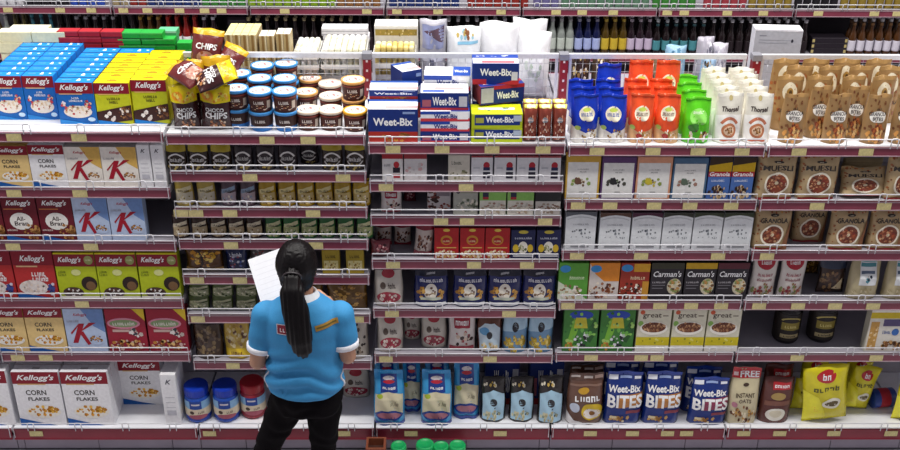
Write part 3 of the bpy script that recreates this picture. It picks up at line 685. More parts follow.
# fourth bay
def framed(fr, nuts):
    return C(.05, fr, [('r', 'e6e6e2', .05, .03, .94, .86), ('t', '6a6a6a', 'SELECTION', .5, .7, .34, .03), ('t', '8a8a88', 'mix', .5, .64, .2, .04), ('f', nuts, .48, .38, .3, .12, 18, .06), ('e', nuts[0], .36, .42, .1, .08), ('r', 'a8a8a8', .42, .16, .58, .18)], side=fr)
fr_y = framed('c8a040', ['6a4a3a', '8aa05a', 'b8a890', 'd8cca8'])
fr_p = framed('5a3a6a', ['2a2a2c', '4a4a40', '5a6a4a', '3a3038'])
fr_o = framed('d89a7a', ['c8b83a', '8a9a4a', '6a6050', 'a8a890'])
fr_b = framed('4a6a8a', ['5a6a5a', 'a07a6a', '8a8a80', 'b8c0b8'])
gran_y = C(.05, '4a6eb0', [('r', 'd8b01c', 0, .62, 1, 1), ('p', '3a2a1c', [(0, .8), (1, .88), (1, 1), (0, 1)]), ('r', 'b02830', 0, .54, 1, .66), ('t', W_, 'Granola', .5, .6, .9, .1, .1, .02), ('t', 'd8e0f0', 'Blueberry', .45, .45, .6, .06), ('f', ['3a2a28', 'c8a878', '5a3a30', 'e0d0b0'], .5, .17, .38, .15, 34, .08)], side='3a5a9a')
def wpouch(cap): return C(.055, 'e2e6e8', [('p', cap, [(0, .87), (.25, .92), (.5, .94), (.75, .92), (1, .87), (1, 1), (0, 1)]), ('a', 'c4c8cc', .5, .5, .8, .38, 55, 125, .06), ('t', 'a0a4a8', 'muesli', .5, .68, .5, .05), ('f', ['4a5058', '6a7076', '8a9096'], .55, .48, .36, .06, 12, .04), ('f', ['7a8086', '9aa0a6', '5a6066'], .5, .32, .38, .03, 9, .025), ('r', '8a8e92', .2, .06, .8, .1)], side='b8bcc0', top=cap)
wp_grey, wp_brown, wp_plum, wp_dark, wp_green = wpouch('5a5e66'), wpouch('5a4034'), wpouch('4a2038'), wpouch('34362c'), wpouch('38402c')
cer_green = C(.05, '5aa03a', [('p', 'd8e0c8', [(0, 0), (1, 0), (0, .5)]), ('e', '3a90d0', .22, .84, .18, .1), ('f', ['e8dcc8', 'b89a70', '8a6a48', 'f0ece0'], .4, .2, .38, .2, 46, .06), ('t', 'd8f0c0', 'muesli', .62, .6, .5, .1, .1)], side='4a8a30')
cer_orange = C(.05, 'd8d0c8', [('p', 'e08a2a', [(.5, .5), (1, .5), (1, 1), (0, 1), (.2, .7)]), ('e', '3a90d0', .22, .84, .18, .1), ('f', ['8a4a2a', 'e8dcc8', 'a06a48', '5a3020'], .45, .25, .4, .22, 50, .06)], side='b8702a')
cer_red = C(.05, 'a03424', [('r', 'd8a02a', .45, .76, 1, .98), ('e', '3a90d0', .22, .86, .2, .1), ('f', ['5a2818', 'e8d8c0', '8a4a30', 'f2ece4', '3a1810'], .4, .24, .4, .22, 50, .06), ('r', 'c89030', .78, 0, 1, .5), ('t', 'f0d8b0', 'berry', .6, .6, .5, .1)], side='7a2418')
def carm(c): return C(.05, '2c282e', [('r', c, 0, .84, 1, 1), ('t', W_, "Carman's", .5, .7, .86, .16, .2, .02), ('t', 'b8b4b8', 'muesli', .26, .48, .4, .06), ('r', '7a767c', .06, .38, .46, .4), ('r', '7a767c', .06, .3, .4, .32), ('e', 'c8c0a8', .74, .36, .22, .22), ('f', ['8a9a5a', 'b8884a', 'e0d0a8', '6a4a30'], .74, .36, .19, .19, 36, .06)], side='1c1a20')
carm_g, carm_y, carm_r = carm('3a3a2a'), carm('c8a020'), carm('5a2430')
cer_toon = C(.05, '3f7f36', [('e', '2a4ab0', .5, .86, .34, .1), ('p', '7ab83a', [(.1, .1), (.3, .8), (.42, .5), (.25, .05)]), ('p', '2a5a2a', [(.6, .3), (.9, .8), (1, .5), (.8, .2)]), ('p', 'c8c03a', [(.3, .55), (.7, .55), (.64, .8), (.34, .8)]), ('f', ['e8e8f0', '2a2a30', 'b8c8b8'], .55, .3, .2, .18, 20, .06), ('f', ['6ab04a', '2a6a30', '8ac85a', 'a8d070'], .5, .5, .46, .46, 34, .06), ('f', ['d8a040', 'b87830'], .2, .12, .14, .08, 10, .05)], side='2a5a28')
great = C(.05, 'd9d6c0', [('t', '4a3c34', 'great', .42, .83, .56, .13, 0, .01), ('e', 'c85a3a', .13, .92, .07, .05), ('r', '6a5a4a', .74, .83, .9, .85), ('e', '8ab85a', .1, .66, .08, .06), ('e', 'f0ece0', .5, .55, .42, .16), ('e', '6a3a28', .5, .57, .36, .12), ('f', ['8a5a3a', 'a87850', '5a3020', 'c89a70'], .5, .58, .33, .105, 54, .04), ('r', 'd0c020', 0, .14, 1, .34), ('f', ['8a8a20', 'e0dc70'], .5, .25, .4, .05, 8, .04), ('r', 'eceae2', 0, 0, 1, .14)], side='c8c4a8')
bag_korean = B(.09, 'gusset', '6a4a3c', [('r', '5a3a2c', 0, .86, 1, 1), ('r', 'd8ccc4', .04, .92, .3, .96), ('r', 'd8ccc4', .42, .9, .68, .95), ('r', 'c8a898', .74, .9, .98, .96), ('r', '8a6a5a', .04, .76, .96, .8), ('e', 'c89a30', .44, .68, .16, .06), ('t', W_, '####', .56, .55, .74, .13, 0, .03), ('e', 'd8b820', .68, .28, .3, .17), ('e', 'e8e0d8', .68, .24, .24, .1), ('e', '8a5a20', .68, .25, .08, .05), ('e', 'c8d0e0', .2, .36, .13, .1), ('p', 'e0dcdc', [(0, .02), (.5, .02), (.2, .1), (0, .24)])], 62)
def bites(c): return B(.09, 'gusset', '14307c', [('r', 'e8ecf4', .04, .86, .3, .94), ('r', '9ab0e0', .36, .88, .68, .92), ('r', 'e8ecf4', .76, .87, .95, .92), ('t', W_, 'Weet-Bix', .5, .7, .88, .13, .1, .03), ('p', c, [(.32, .34), (1, .42), (1, .62), (.36, .6)]), ('t', W_, 'BITES', .52, .47, .94, .25, 0, .03), ('r', '8a3a4a', .55, .24, .95, .3), ('f', ['c8a060', 'e8d8b0', '9a6a30'], .4, .12, .26, .08, 16, .06), ('r', '2444a0', 0, .96, 1, 1)], 63, seal='1c3c98')
bites_o, bites_r = bites('b87a3a'), bites('8a3050')
bag_free = B(.08, 'gusset', 'cfc4a0', [('r', 'b81c28', 0, .82, 1, 1), ('t', W_, 'FREE', .6, .89, .66, .11, 0, .03), ('r', 'e8c8c8', .04, .86, .2, .92), ('e', '4a3a30', .5, .72, .1, .03), ('t', '4a3a2c', 'INSTANT', .5, .55, .62, .07), ('t', '4a3a2c', 'OATS', .5, .45, .4, .07), ('e', 'b87a8a', .18, .38, .09, .05), ('f', ['8a5a30', 'c89a50', '5a3420', 'e8dcc0'], .5, .2, .42, .15, 34, .06)], 64)
bag_rb = B(.08, 'pouch', '5a2a24', [('r', 'b8242c', .3, .74, .9, .9), ('t', W_, 'word', .6, .82, .5, .08), ('e', 'a88a4a', .5, .6, .24, .08), ('e', 'e8e4d8', .5, .2, .32, .14), ('e', 'd8d0b8', .5, .22, .2, .08), ('r', '7a4a3a', .1, .4, .9, .5)], 65)
bag_yel = B(.09, 'pillow', 'd8cc1c', [('e', 'b82028', .5, .84, .22, .1), ('t', W_, 'GS', .5, .84, .2, .1, .2, .03), ('t', '4a4a10', 'yoat', .5, .64, .6, .09, .1), ('e', 'e8e4d0', .6, .36, .22, .1), ('e', '5a4a20', .6, .36, .16, .05), ('e', 'e08a2a', .25, .28, .1, .05), ('p', 'f0e83a', [(0, .05), (.5, .1), (.3, .5), (0, .6)])], 66)
bag_rw = B(.06, 'pillow', 'd6cfc8', [('e', 'a82434', .5, .86, .36, .16), ('t', W_, 'GOLD', .5, .86, .4, .09), ('t', '9a3a4a', 'muesli', .5, .58, .6, .08, .2), ('t', '7a2434', 'CLUSTER', .5, .46, .6, .07), ('f', ['a05a4a', '8a6a3a', 'c8a070', '7a8a4a', '8a2a34'], .5, .2, .42, .17, 40, .07)], 67)
bag_dkblue = B(.06, 'pillow', '3a2a24', [('r', '2a344a', 0, .62, 1, 1), ('f', ['6a4a30', '8a6a40', '4a3020'], .4, .3, .38, .26, 30, .08), ('p', 'e0d0a8', [(.5, .14), (.9, .1), (.86, .4)])], 68)
bag_sack = B(.08, 'gusset', 'b8ac88', [('r', '4aa0a0', .3, .82, .8, .9), ('r', 'e0e4e6', .28, .34, .82, .84), ('r', '4a8a94', .3, .74, .8, .82), ('r', '5a6a80', .32, .6, .76, .66), ('f', ['2a3a4a', '4a8a9a'], .6, .48, .14, .06, 8, .05), ('f', ['a89a70', 'c8bc98'], .5, .14, .44, .12, 30, .05)], 69)
box_honey = C(.06, 'e0dcd0', [('r', 'd0b82a', 0, .78, 1, .92), ('r', 'f0ece0', 0, .92, 1, 1), ('r', 'c89a50', .05, .05, .28, .7), ('f', ['e8d0a0', 'b88a48'], .16, .36, .1, .3, 20, .05), ('r', '5a5078', .38, .6, 1, .76), ('e', '3a6ab0', .75, .46, .1, .08), ('t', '3a5a9a', 'oats', .52, .46, .24, .08), ('f', ['8a5a30', 'c89a60', '5a3a20'], .7, .14, .3, .12, 30, .06)], side='c8c4b0')

# round containers
def tub(lid, lidc, body, lab, r=.058, h=.096):
    mb = MB(); mb.lathe([(r * .84, 0), (r * .86, .003), (r * .96, h - .012), (r * .96, h - .008)], ink(body), 22)
    me = mb.mesh('tub')
    lm = MB(); lm.lathe([(r * .97, h - .014), (r * 1.02, h - .013), (r * 1.02, h - .002), (r * .99, h), (r * .9, h), (r * .88, h - .003), (0.004, h - .003)], mat(lid, .35), 22)
    def lidtop(a, b):
        return ((-r + 2 * r * a, -r + 2 * r * b, h - .0028), (0, 0, 1))
    la = [('e', lidc, .5, .5, .43, .43), ('t', '5a2a2a', 'Oat', .5, .56, .34, .16, .2, .03), ('f', ['b03a3a', '3a2a2a', 'd8a890', 'c0c8d0', '8a6a4a'], .5, .48, .32, .26, 18, .06)]
    pr = print_mesh('wrap_print', lab, cyl_surf(r * .93, .004, h - .016, 190), (14, 3))
    for v in pr.vertices:   # follow the taper
        k = (r * .865 + r * .10 * v.co.z / h) / (r * .93); v.co.x *= k; v.co.y *= k
    return me, [('lid', lm.mesh('lid')), ('lid_print', print_mesh('lid_print', la, lidtop)), ('wrap_print', pr)], 2 * r
tub_lab = [('r', '4a2620', 0, 0, 1, 1), ('t', 'f0e8e0', 'oats', .5, .62, .3, .26, .1, .03), ('f', ['d8b890', 'a05a3a', 'e8dcd0'], .5, .25, .25, .16, 16, .05), ('r', '8a3a30', 0, .86, 1, .94), ('r', 'c8b8a8', .72, .2, .84, .7)]
tub_blue = tub('3f93d8', 'e8e6ea', '3a2420', tub_lab)
tub_blue2 = tub('3f93d8', 'e8e6ea', '2468b0', [('r', '2a70b8', 0, 0, 1, .3), ('r', '3a2420', 0, .3, 1, 1), ('t', 'f0e8e0', 'oats', .5, .65, .3, .24, .1, .03)])
tub_orange = tub('e0a45a', 'ecdfd8', '4a2a20', tub_lab)
tub_cream = tub('ead6c0', 'f0e8e6', '4a2a20', tub_lab)
tub_amber = tub('e0a020', 'f0e4d0', '4a2a20', tub_lab)

def jar(lid, body, lab, r=.068, h=.215, lh=.052):
    mb = MB(); bh = h - lh
    mb.lathe([(r * .86, 0), (r * .98, .012), (r, .03), (r, bh - .03), (r * .95, bh - .008), (r * .8, bh), (r * .8, bh + .01)], mat(body, .25), 26)
    me = mb.mesh('jar')
    lm = MB(); N = 48; vs = []; prof = [(r * .90, bh), (r * .93, bh + .004), (r * .95, h - .010), (r * .90, h - .002), (r * .78, h), (.003, h - .001)]
    for q, (pr_, z) in enumerate(prof):
        for k in range(N):
            a = 2 * math.pi * k / N; rr = pr_ * (1 + (.018 if k % 2 and 0 < q < 3 else 0))
            vs.append((rr * math.cos(a), rr * math.sin(a), z))
    fs = [(i * N + k, i * N + (k + 1) % N, (i + 1) * N + (k + 1) % N, (i + 1) * N + k) for i in range(len(prof) - 1) for k in range(N)]
    fs += [tuple(range(N))[::-1], tuple((len(prof) - 1) * N + k for k in range(N))]
    lm.add(vs, fs, mat(lid, .3), False)
    return me, [('lid', lm.mesh('lid')), ('label', print_mesh('label', lab, cyl_surf(r, .02, bh - .02, 210), (18, 3)))], 2 * r
def jar_lab(c): return [('r', '8ab4d8', 0, 0, 1, 1), ('r', '2a4a9a', .38, .6, .64, 1), ('r', 'd8d0d4', .42, .8, .6, .88), ('p', 'dccfb4', [(0, .2), (1, .2), (1, .62), (.64, .6), (.38, .6), (0, .66)]), ('t', '3a2a28', 'oat', .62, .44, .14, .16, .2, .03), ('e', '4a3a30', .42, .42, .05, .09), ('r', c, 0, 0, 1, .2), ('e', 'a85a6a', .55, .2, .22, .12)]
jar_blue = jar('1238b0', '2450b0', jar_lab('1c3c98'))
jar_red = jar('a81c28', 'a03040', jar_lab('8a2434'))
jar_black = jar('1c181a', '1e1a1c', [('r', '26201e', 0, 0, 1, 1), ('r', '8a7c34', .3, .42, .7, .7), ('t', 'd8cc80', 'GOLD', .5, .56, .26, .12), ('a', 'b8a860', .5, .7, .24, .2, 20, 160, .2), ('r', 'a89a70', .3, .12, .7, .26), ('t', '2a2420', 'oats', .5, .19, .26, .08)], .062, .205, .022)

# ------------------------------------------------------------------ bottles of the far gondola
def bottle(glass, label, cap, r=.028, h=.29, band=None, body2=None):
    mb = MB(); mb.lathe([(r * .9, 0), (r, .006), (r, h * .48), (r * .85, h * .56), (r * .46, h * .68), (r * .40, h * .92), (r * .40, h * .93)], mat(glass, .15, var=.1), 12)
    parts = []
    lm = MB(); lm.lathe([(r * 1.02, h * .10), (r * 1.025, h * .13), (r * 1.025, h * .38), (r * 1.02, h * .39)], ink(label), 12); parts.append(('label', lm.mesh('label')))
    cm = MB(); cm.lathe([(r * .46, h * .91), (r * .48, h * .92), (r * .48, h * .99), (r * .4, h)], mat(cap, .3), 10); parts.append(('cap', cm.mesh('cap')))
    if band:
        bm_ = MB(); bm_.lathe([(r * .5, h * .8), (r * .52, h * .81), (r * .46, h * .86), (r * .45, h * .87)], mat(band, .3), 10); parts.append(('neck_band', bm_.mesh('neck_band')))
    return mb.mesh('bottle'), parts
def jarlet(glass, label, cap, r=.027, h=.13):
    mb = MB(); mb.lathe([(r * .9, 0), (r, .005), (r, h * .72), (r * .82, h * .8), (r * .82, h * .84)], mat(glass, .2, var=.1), 12)
    lm = MB(); lm.lathe([(r * 1.02, h * .06), (r * 1.025, h * .07), (r * 1.025, h * .68), (r * 1.02, h * .69)], ink(label), 12)
    cm = MB(); cm.lathe([(r * .9, h * .83), (r * .93, h * .84), (r * .93, h * .98), (r * .86, h)], mat(cap, .35), 12)
    return mb.mesh('sauce_jar'), [('label', lm.mesh('label')), ('cap', cm.mesh('cap'))]
# ------------------------------------------------------------------ stocking the shelves
CB = 'carton'
# --- leftmost bay
put(corn_y, 'cereal_carton', 'gold corn flakes carton with maroon band', CB, 1, 1, [(-6, 30)], 146)
put(corn_w, 'cereal_carton', 'white corn flakes carton with maroon band', CB, 1, 1, [(30, 66)], 145)
put(sk_gold, 'cereal_carton', 'cream and gold carton with large red letter', CB, 1, 1, [(66, 102), (102, 138)], 147)
put(spine, 'cereal_carton', 'white carton turned with its narrow side outward', CB, 1, 1, [(138.5, 151), (152, 165)], 145)
put(allbran, 'cereal_carton', 'maroon bran cereal carton with white oval', CB, 1, 2, [(-32, 3), (3.5, 38.5), (39, 74)], 197)
put(sk_blue, 'cereal_carton', 'pale blue carton with large red letter', CB, 1, 2, [(74.5, 109), (109.5, 145)], 198)
put(loops, 'cereal_carton', 'red puffed cereal carton with blue foot', CB, 1, 3, [(-27, 14), (14.5, 56)], 251)
put(lime, 'cereal_carton', 'lime green cereal carton with chocolate bowl', CB, 1, 3, [(57, 97), (97.5, 138.5), (139, 180)], 253)
put(corn_y, 'cereal_carton', 'gold corn flakes carton with maroon band', CB, 1, 4, [(-12, 27), (27.5, 65)], 308)
put(sk_blue, 'cereal_carton', 'pale blue carton with large red letter', CB, 1, 4, [(66, 106)], 309)
put(mueslix, 'cereal_carton', 'red muesli carton with scroll title', CB, 1, 4, [(107, 147), (148, 188)], 309)
put(corn_w, 'cereal_carton', 'white corn flakes carton with maroon band', CB, 0, 9, [(-32, 12)], 371, Y=-.025, back=1)
put(corn_w, 'cereal_carton', 'large white corn flakes carton with maroon band', CB, 1, 9, [(17, 64), (65, 112)], 372, Y=-.025, back=3)
put(corn_w, 'cereal_carton', 'white corn flakes carton set back in shade', CB, 1, 9, [(121, 163)], 361, ybot=404)
put(spine, 'cereal_carton', 'white carton turned narrow side outward beside blue jar', CB, 1, 9, [(163.5, 179)], 375, Y=-.025)
# top deck
def deck_col(kind, desc, x0, x1, ytop, ybot, n, skip=0, extra=''):
    return put(kind, 'cereal_carton', desc, CB, 1, 0, [(x0, x1)], ytop, ybot=ybot, back=n - 1)
deck_col(krisp, 'bright blue cereal carton with maroon band', -10, 24, 76, 119.5, 7)
deck_col(krisp, 'bright blue cereal carton with maroon band', 24.5, 56, 76, 119.5, 7)
deck_col(krisp, 'bright blue cereal carton with maroon band', 57, 95, 82.5, 124, 7)
c4 = put(choco, 'cereal_carton', 'bright yellow cereal carton with maroon band', CB, 1, 0, [(95.5, 131)], 83, ybot=124, back=5)
for k in (1,):
    P = c4[-1].location
    o = put(krisp, 'cereal_carton', 'bright blue carton behind the yellow cartons', CB, 1, 0, [(95.5, 131)], 83, ybot=124)[0]
    o.location = (P.x, P.y + .0755 * k, P.z)
put(choco, 'cereal_carton', 'bright yellow cereal carton with maroon band', CB, 1, 0, [(132, 168)], 80, ybot=123.5, back=5)

# --- second bay
PC = 'pouch'
put(pouch_darky, 'snack_pouch', 'dark snack pouch with yellow top', PC, 2, 1, [(165, 185), (186.5, 207.5), (209, 231)], 147, jit=.006)
put(pouch_dark, 'snack_pouch', 'black snack pouch with white lettering arcs', PC, 2, 1, [(233, 252), (254, 275), (277, 297)], 147, jit=.006)
put(pouch_dark, 'snack_pouch', 'black snack pouch pushed back in a gap', PC, 2, 1, [(299, 318)], 147, Y=.09)
put(pouch_darky, 'snack_pouch', 'dark pouch with yellow top right of gap', PC, 2, 1, [(321, 342), (344, 365)], 145, jit=.006)
put(pouch_beige, 'snack_pouch', 'beige snack pouch with printed panel', PC, 2, 2, [(174, 192), (195, 215)], 180, jit=.006)
put(pouch_purple, 'snack_pouch', 'dull purple snack pouch', PC, 2, 2, [(219, 236), (239, 255)], 181, jit=.006)
put(pouch_yellow, 'snack_pouch', 'mustard yellow snack pouch', PC, 2, 2, [(257, 276), (277, 295), (296, 314), (315, 332), (333, 351), (352, 370)], 181, jit=.008)
put(pouch_brown, 'snack_pouch', 'dark brown snack pouch with cream panel', PC, 2, 3, [(171, 188), (190, 207), (208.5, 226), (227, 244), (245, 262)], 217, jit=.008)
put(pouch_green, 'snack_pouch', 'green snack pouch with cream panel', PC, 2, 3, [(264, 281.5), (282, 299), (300, 317), (318, 335), (336.5, 354), (356, 373)], 217, jit=.008)
put(bag_noodle, 'snack_bag', 'brown bag with golden print', 'bag', 2, 4, [(184, 223)], 248)
put(bag_navy, 'snack_bag', 'navy blue snack bag left of the woman', 'bag', 2, 4, [(225, 247)], 249)
put(bag_grey, 'snack_bag', 'grey snack bag half hidden by the sheet', 'bag', 2, 4, [(248, 271)], 247, Y=.06)
put(bag_noodle, 'snack_bag', 'brown bag hidden behind the woman\'s head', 'bag', 2, 4, [(278, 314)], 249)
put(pack_yel, 'oat_pack', 'mustard yellow carton right of the woman\'s head', CB, 2, 4, [(322, 340), (346, 364)], 250)
for lvl in range(2):
    zz = shz(2, 5) + lvl * .078
    for (a, b) in ((186, 208), (210, 231.5), (233.5, 256)):
        P0 = hit(a, 300 - 15 * lvl, .03); P1 = hit(b, 300 - 15 * lvl, .03)
        key = 'olive'
        if key not in KIND: KIND[key] = pouch_olive((P1.x - P0.x) * .97, .076)
        o = inst(KIND[key][:2], 'snack_pouch', ((P0.x + P1.x) / 2, .065, zz + .0005))
        reg(o, 'olive green snack pouch, %s layer' % ('lower', 'upper')[lvl], PC, place_txt(2, 5))
put(bag_gold, 'snack_bag', 'wide brown gold bag right of the woman', 'bag', 2, 5, [(326, 368)], 284)
put(bag_gold, 'snack_bag', 'brown gold bag hidden behind the woman', 'bag', 2, 5, [(280, 324)], 286)
put(bag_dkbrown, 'snack_bag', 'dark brown pouch with blotchy print', 'bag', 2, 6, [(193, 222)], 323)
put(bag_straw, 'snack_bag', 'straw yellow pouch with bright yellow foot', 'bag', 2, 6, [(223, 250)], 323)
put(bag_spot, 'snack_bag', 'grey pouch spotted dark beside sleeve', 'bag', 2, 6, [(342, 368)], 322)
def jarput(kind, name, desc, bay, i, pts, z=None):
    for (px, py, s) in pts:
        P = hitz(px, py, shz(bay, i))
        o = inst(kind[:2], name, (P.x, P.y + kind[2] / 2 * s, shz(bay, i) + .0005), (0, 0, 0), (s, s, s))
        reg(o, desc, 'jar', place_txt(bay, i))
jarput(jar_blue, 'oat_jar', 'plastic oat jar with ribbed blue lid', 2, 9, [(197, 424, 1), (225.5, 423.5, 1)])
jarput(jar_red, 'oat_jar', 'plastic oat jar with ribbed red lid', 2, 9, [(252.5, 420, 1)])
jarput(jar_red, 'oat_jar', 'brown oat jar seen between the woman\'s legs', 2, 9, [(296, 418, .95)])
put(bag_quaker, 'oat_bag', 'cream oat bag set back beside woman', 'bag', 2, 9, [(342, 370)], 368, ybot=398)
# top deck: bags and tubs
TD2 = shz(2, 0)
chA = put(chips, 'snack_bag', 'left front choco bag with yellow top', 'bag', 2, 0, [(170, 198)], 86, Y=.03, rot=.08, tilt=-.03)
chB = put(chips, 'snack_bag', 'right front choco bag with yellow top', 'bag', 2, 0, [(197.5, 230)], 86, Y=.03, rot=-.06, tilt=.03)
put(chips, 'snack_bag', 'choco bag standing second in left pile', 'bag', 2, 0, [(172, 199)], 77, Y=.13, rot=.15, tilt=.05)
put(chips, 'snack_bag', 'choco bag standing second in right pile', 'bag', 2, 0, [(199.5, 231)], 75, Y=.13, rot=-.15, tilt=-.06)
put(chips_m, 'snack_bag', 'maroon snack bag third in left pile', 'bag', 2, 0, [(174, 203)], 64, Y=.235, rot=.2, tilt=.06)
put(chips_m, 'snack_bag', 'maroon snack bag third in right pile', 'bag', 2, 0, [(204, 236)], 60, Y=.235, rot=-.2, tilt=-.08)
def loose(kind, name, desc, cat, bay, w, h, px, py, z, rot, where=None):
    """a bag lying on the pile: px,py = pixel of its middle, z = height it lies at"""
    P = hitz(px, py, z); key = (kind, w, h)
    if key not in KIND: KIND[key] = kind(w, h)
    R3 = Matrix.Rotation(rot[2], 3, 'Z') @ Matrix.Rotation(rot[0], 3, 'X') @ Matrix.Rotation(rot[1], 3, 'Y')
    o = inst(KIND[key][:2], name, P - R3 @ Vector((0, 0, h / 2)))
    o.rotation_euler = R3.to_euler()
    reg(o, desc, cat, place_txt(bay, 0)); return o
loose(chips_m, 'snack_bag', 'maroon snack bag poking out at top of pile', 'bag', 2, .155, .19, 207, 48, 2.13, (-.25, .16, .1))
loose(chips, 'snack_bag', 'yellow topped choco bag lying across right pile', 'bag', 2, .15, .19, 216, 77, 2.125, (-1.15, .9, -.3))
loose(chips_m, 'snack_bag', 'dark snack bag lying across left pile', 'bag', 2, .15, .18, 188, 73, 2.125, (-1.2, -.7, .2))
loose(chips_m, 'snack_bag', 'maroon snack bag leaning right at back of pile', 'bag', 2, .14, .18, 229, 62, 2.07, (-.5, .35, -.3))
TH = .096
def tubs(kinds, pts, levels, desc):
    for (px, py), k in zip(pts, kinds):
        z = TD2 + .0005 + TH * levels - .003
        P = hitz(px, py, z); P.y = max(P.y, .08)
        for lv in range(levels):
            kk = k if lv == levels - 1 or k is not tub_blue else tub_blue2
            o = inst(kk[:2], 'snack_tub', (P.x, P.y, TD2 + .0005 + lv * (TH + .0005)))
            reg(o, desc + (', %s of a pair' % ('lower', 'upper')[lv] if levels > 1 else ''), 'tub', place_txt(2, 0), 0)
tubs([tub_blue] * 2, [(259, 92), (284, 92)], 2, 'front tub with blue lid')
tubs([tub_blue] * 1, [(236, 88)], 2, 'blue lidded tub beside bags')
tubs([tub_blue] * 2, [(259.5, 78), (284.5, 78)], 2, 'middle row tub with blue lid')
tubs([tub_blue] * 3, [(239, 73), (262, 65), (286, 63)], 2, 'back row blue lidded tub')
tubs([tub_cream, tub_cream], [(308, 109), (331, 109)], 1, 'front tub with pale cream lid')
tubs([tub_amber], [(355, 110)], 1, 'front tub with amber lid')
tubs([tub_cream, tub_cream], [(331, 95.5), (330, 83)], 1, 'tub with pale cream lid behind front row')
tubs([tub_orange, tub_orange], [(306, 91.5), (310, 78)], 1, 'tub with orange lid behind front row')
tubs([tub_orange], [(353, 79.5)], 2, 'tall orange lidded tub')

# --- middle bay
put(teabox_r, 'tea_carton', 'white carton with red top and black emblem', CB, 3, 1, [(382, 403)], 154)
put(teabox_p, 'tea_carton', 'plain white carton with red top', CB, 3, 1, [(404, 427)], 154)
put(teabox_b, 'tea_carton', 'beige carton with grain print', CB, 3, 1, [(448, 470)], 155)
put(teabox, 'tea_carton', 'white carton with black and red emblem', CB, 3, 1, [(471, 493), (494, 516), (517, 538), (539, 561)], 156)
put(bag_redw, 'oat_bag', 'white bag with red title', 'bag', 3, 2, [(380, 402)], 189)
put(pack_drk, 'oat_bag', 'small dark red bag set back', 'bag', 3, 2, [(403, 416)], 189, Y=.14)
put(box_choc, 'oat_carton', 'white carton with dark chocolate print', CB, 3, 2, [(427, 451)], 190, Y=.05)
put(box_sage, 'oat_carton', 'sage grey carton with grain print', CB, 3, 2, [(453, 478)], 187)
put(box_green, 'oat_carton', 'white carton with light green top', CB, 3, 2, [(479.5, 506), (507, 534)], 190)
put(box_dkw, 'oat_carton', 'white carton with black top', CB, 3, 2, [(535, 561)], 190)
put(bag_dates, 'oat_bag', 'cream bag with maroon ends', 'bag', 3, 3, [(374, 392), (394, 411)], 223, Y=.13)
put(bag_dates, 'oat_bag', 'cream maroon bag leaning at the front', 'bag', 3, 3, [(413, 432)], 224, tilt=.08)
put(pack_drk, 'oat_bag', 'small dark red bag at the shelf front', 'bag', 3, 3, [(370, 391)], 241)
put(box_red, 'oat_carton', 'red carton with golden emblem', CB, 3, 3, [(434, 459), (460, 484.5), (485, 510)], 228)
put(box_navy, 'oat_carton', 'navy carton with yellow leaves', CB, 3, 3, [(511, 535), (536, 561)], 230)
put(bag_quaker, 'oat_bag', 'cream oat bag with maroon bowl', 'bag', 3, 4, [(374, 403)], 266)
put(pouch_navy, 'oat_pouch', 'navy blue pouch with pale round picture', PC, 3, 4, [(413, 449), (453, 487), (488, 521.5), (522, 557)], 271)
put(bag_quaker, 'oat_bag', 'cream oat bag with maroon bowl', 'bag', 3, 5, [(377, 403)], 312, rot=.1)
put(bag_quaker, 'oat_bag', 'cream maroon oat bag set back in shade', 'bag', 3, 5, [(403, 421)], 311, Y=.13)
put(bag_quaker, 'oat_bag', 'cream maroon bag between two others', 'bag', 3, 5, [(421, 447)], 312, Y=.05)
put(bag_redw, 'oat_bag', 'white oat bag with red title', 'bag', 3, 5, [(448, 476)], 314)
put(bag_brownblue, 'oat_bag', 'brown pouch with pale blue front', PC, 3, 5, [(477, 502)], 315)
put(bag_bluegold, 'oat_bag', 'light blue pouch with golden grain', PC, 3, 5, [(502.5, 528), (529, 553)], 314)
put(bag_oats, 'oat_bag', 'tall sky blue oat bag at front', 'bag', 3, 9, [(373, 405), (421, 452)], 375, Y=-.03)
put(bag_oats, 'oat_bag', 'tall sky blue oat bag set back', 'bag', 3, 9, [(402, 421)], 365, ybot=412)
put(bag_oats, 'oat_bag', 'tall sky blue oat bag, rightmost and slightly back', 'bag', 3, 9, [(453, 480)], 365, ybot=419)
put(bag_oats, 'oat_bag', 'sky blue bag behind the front pair', 'bag', 3, 9, [(374, 400), (424, 450)], 362, Y=.09)
put(bag_bears, 'oat_pouch', 'black pouch with pale blue front', PC, 3, 9, [(481, 506), (509, 535)], 381, Y=.0)
put(bag_bears, 'oat_pouch', 'black pouch with pale blue front', PC, 3, 9, [(538, 564)], 380, Y=-.02)
put(wslim, 'oat_carton', 'dark blue carton behind black pouches', CB, 3, 9, [(484, 520), (530, 562)], 360, Y=.16)
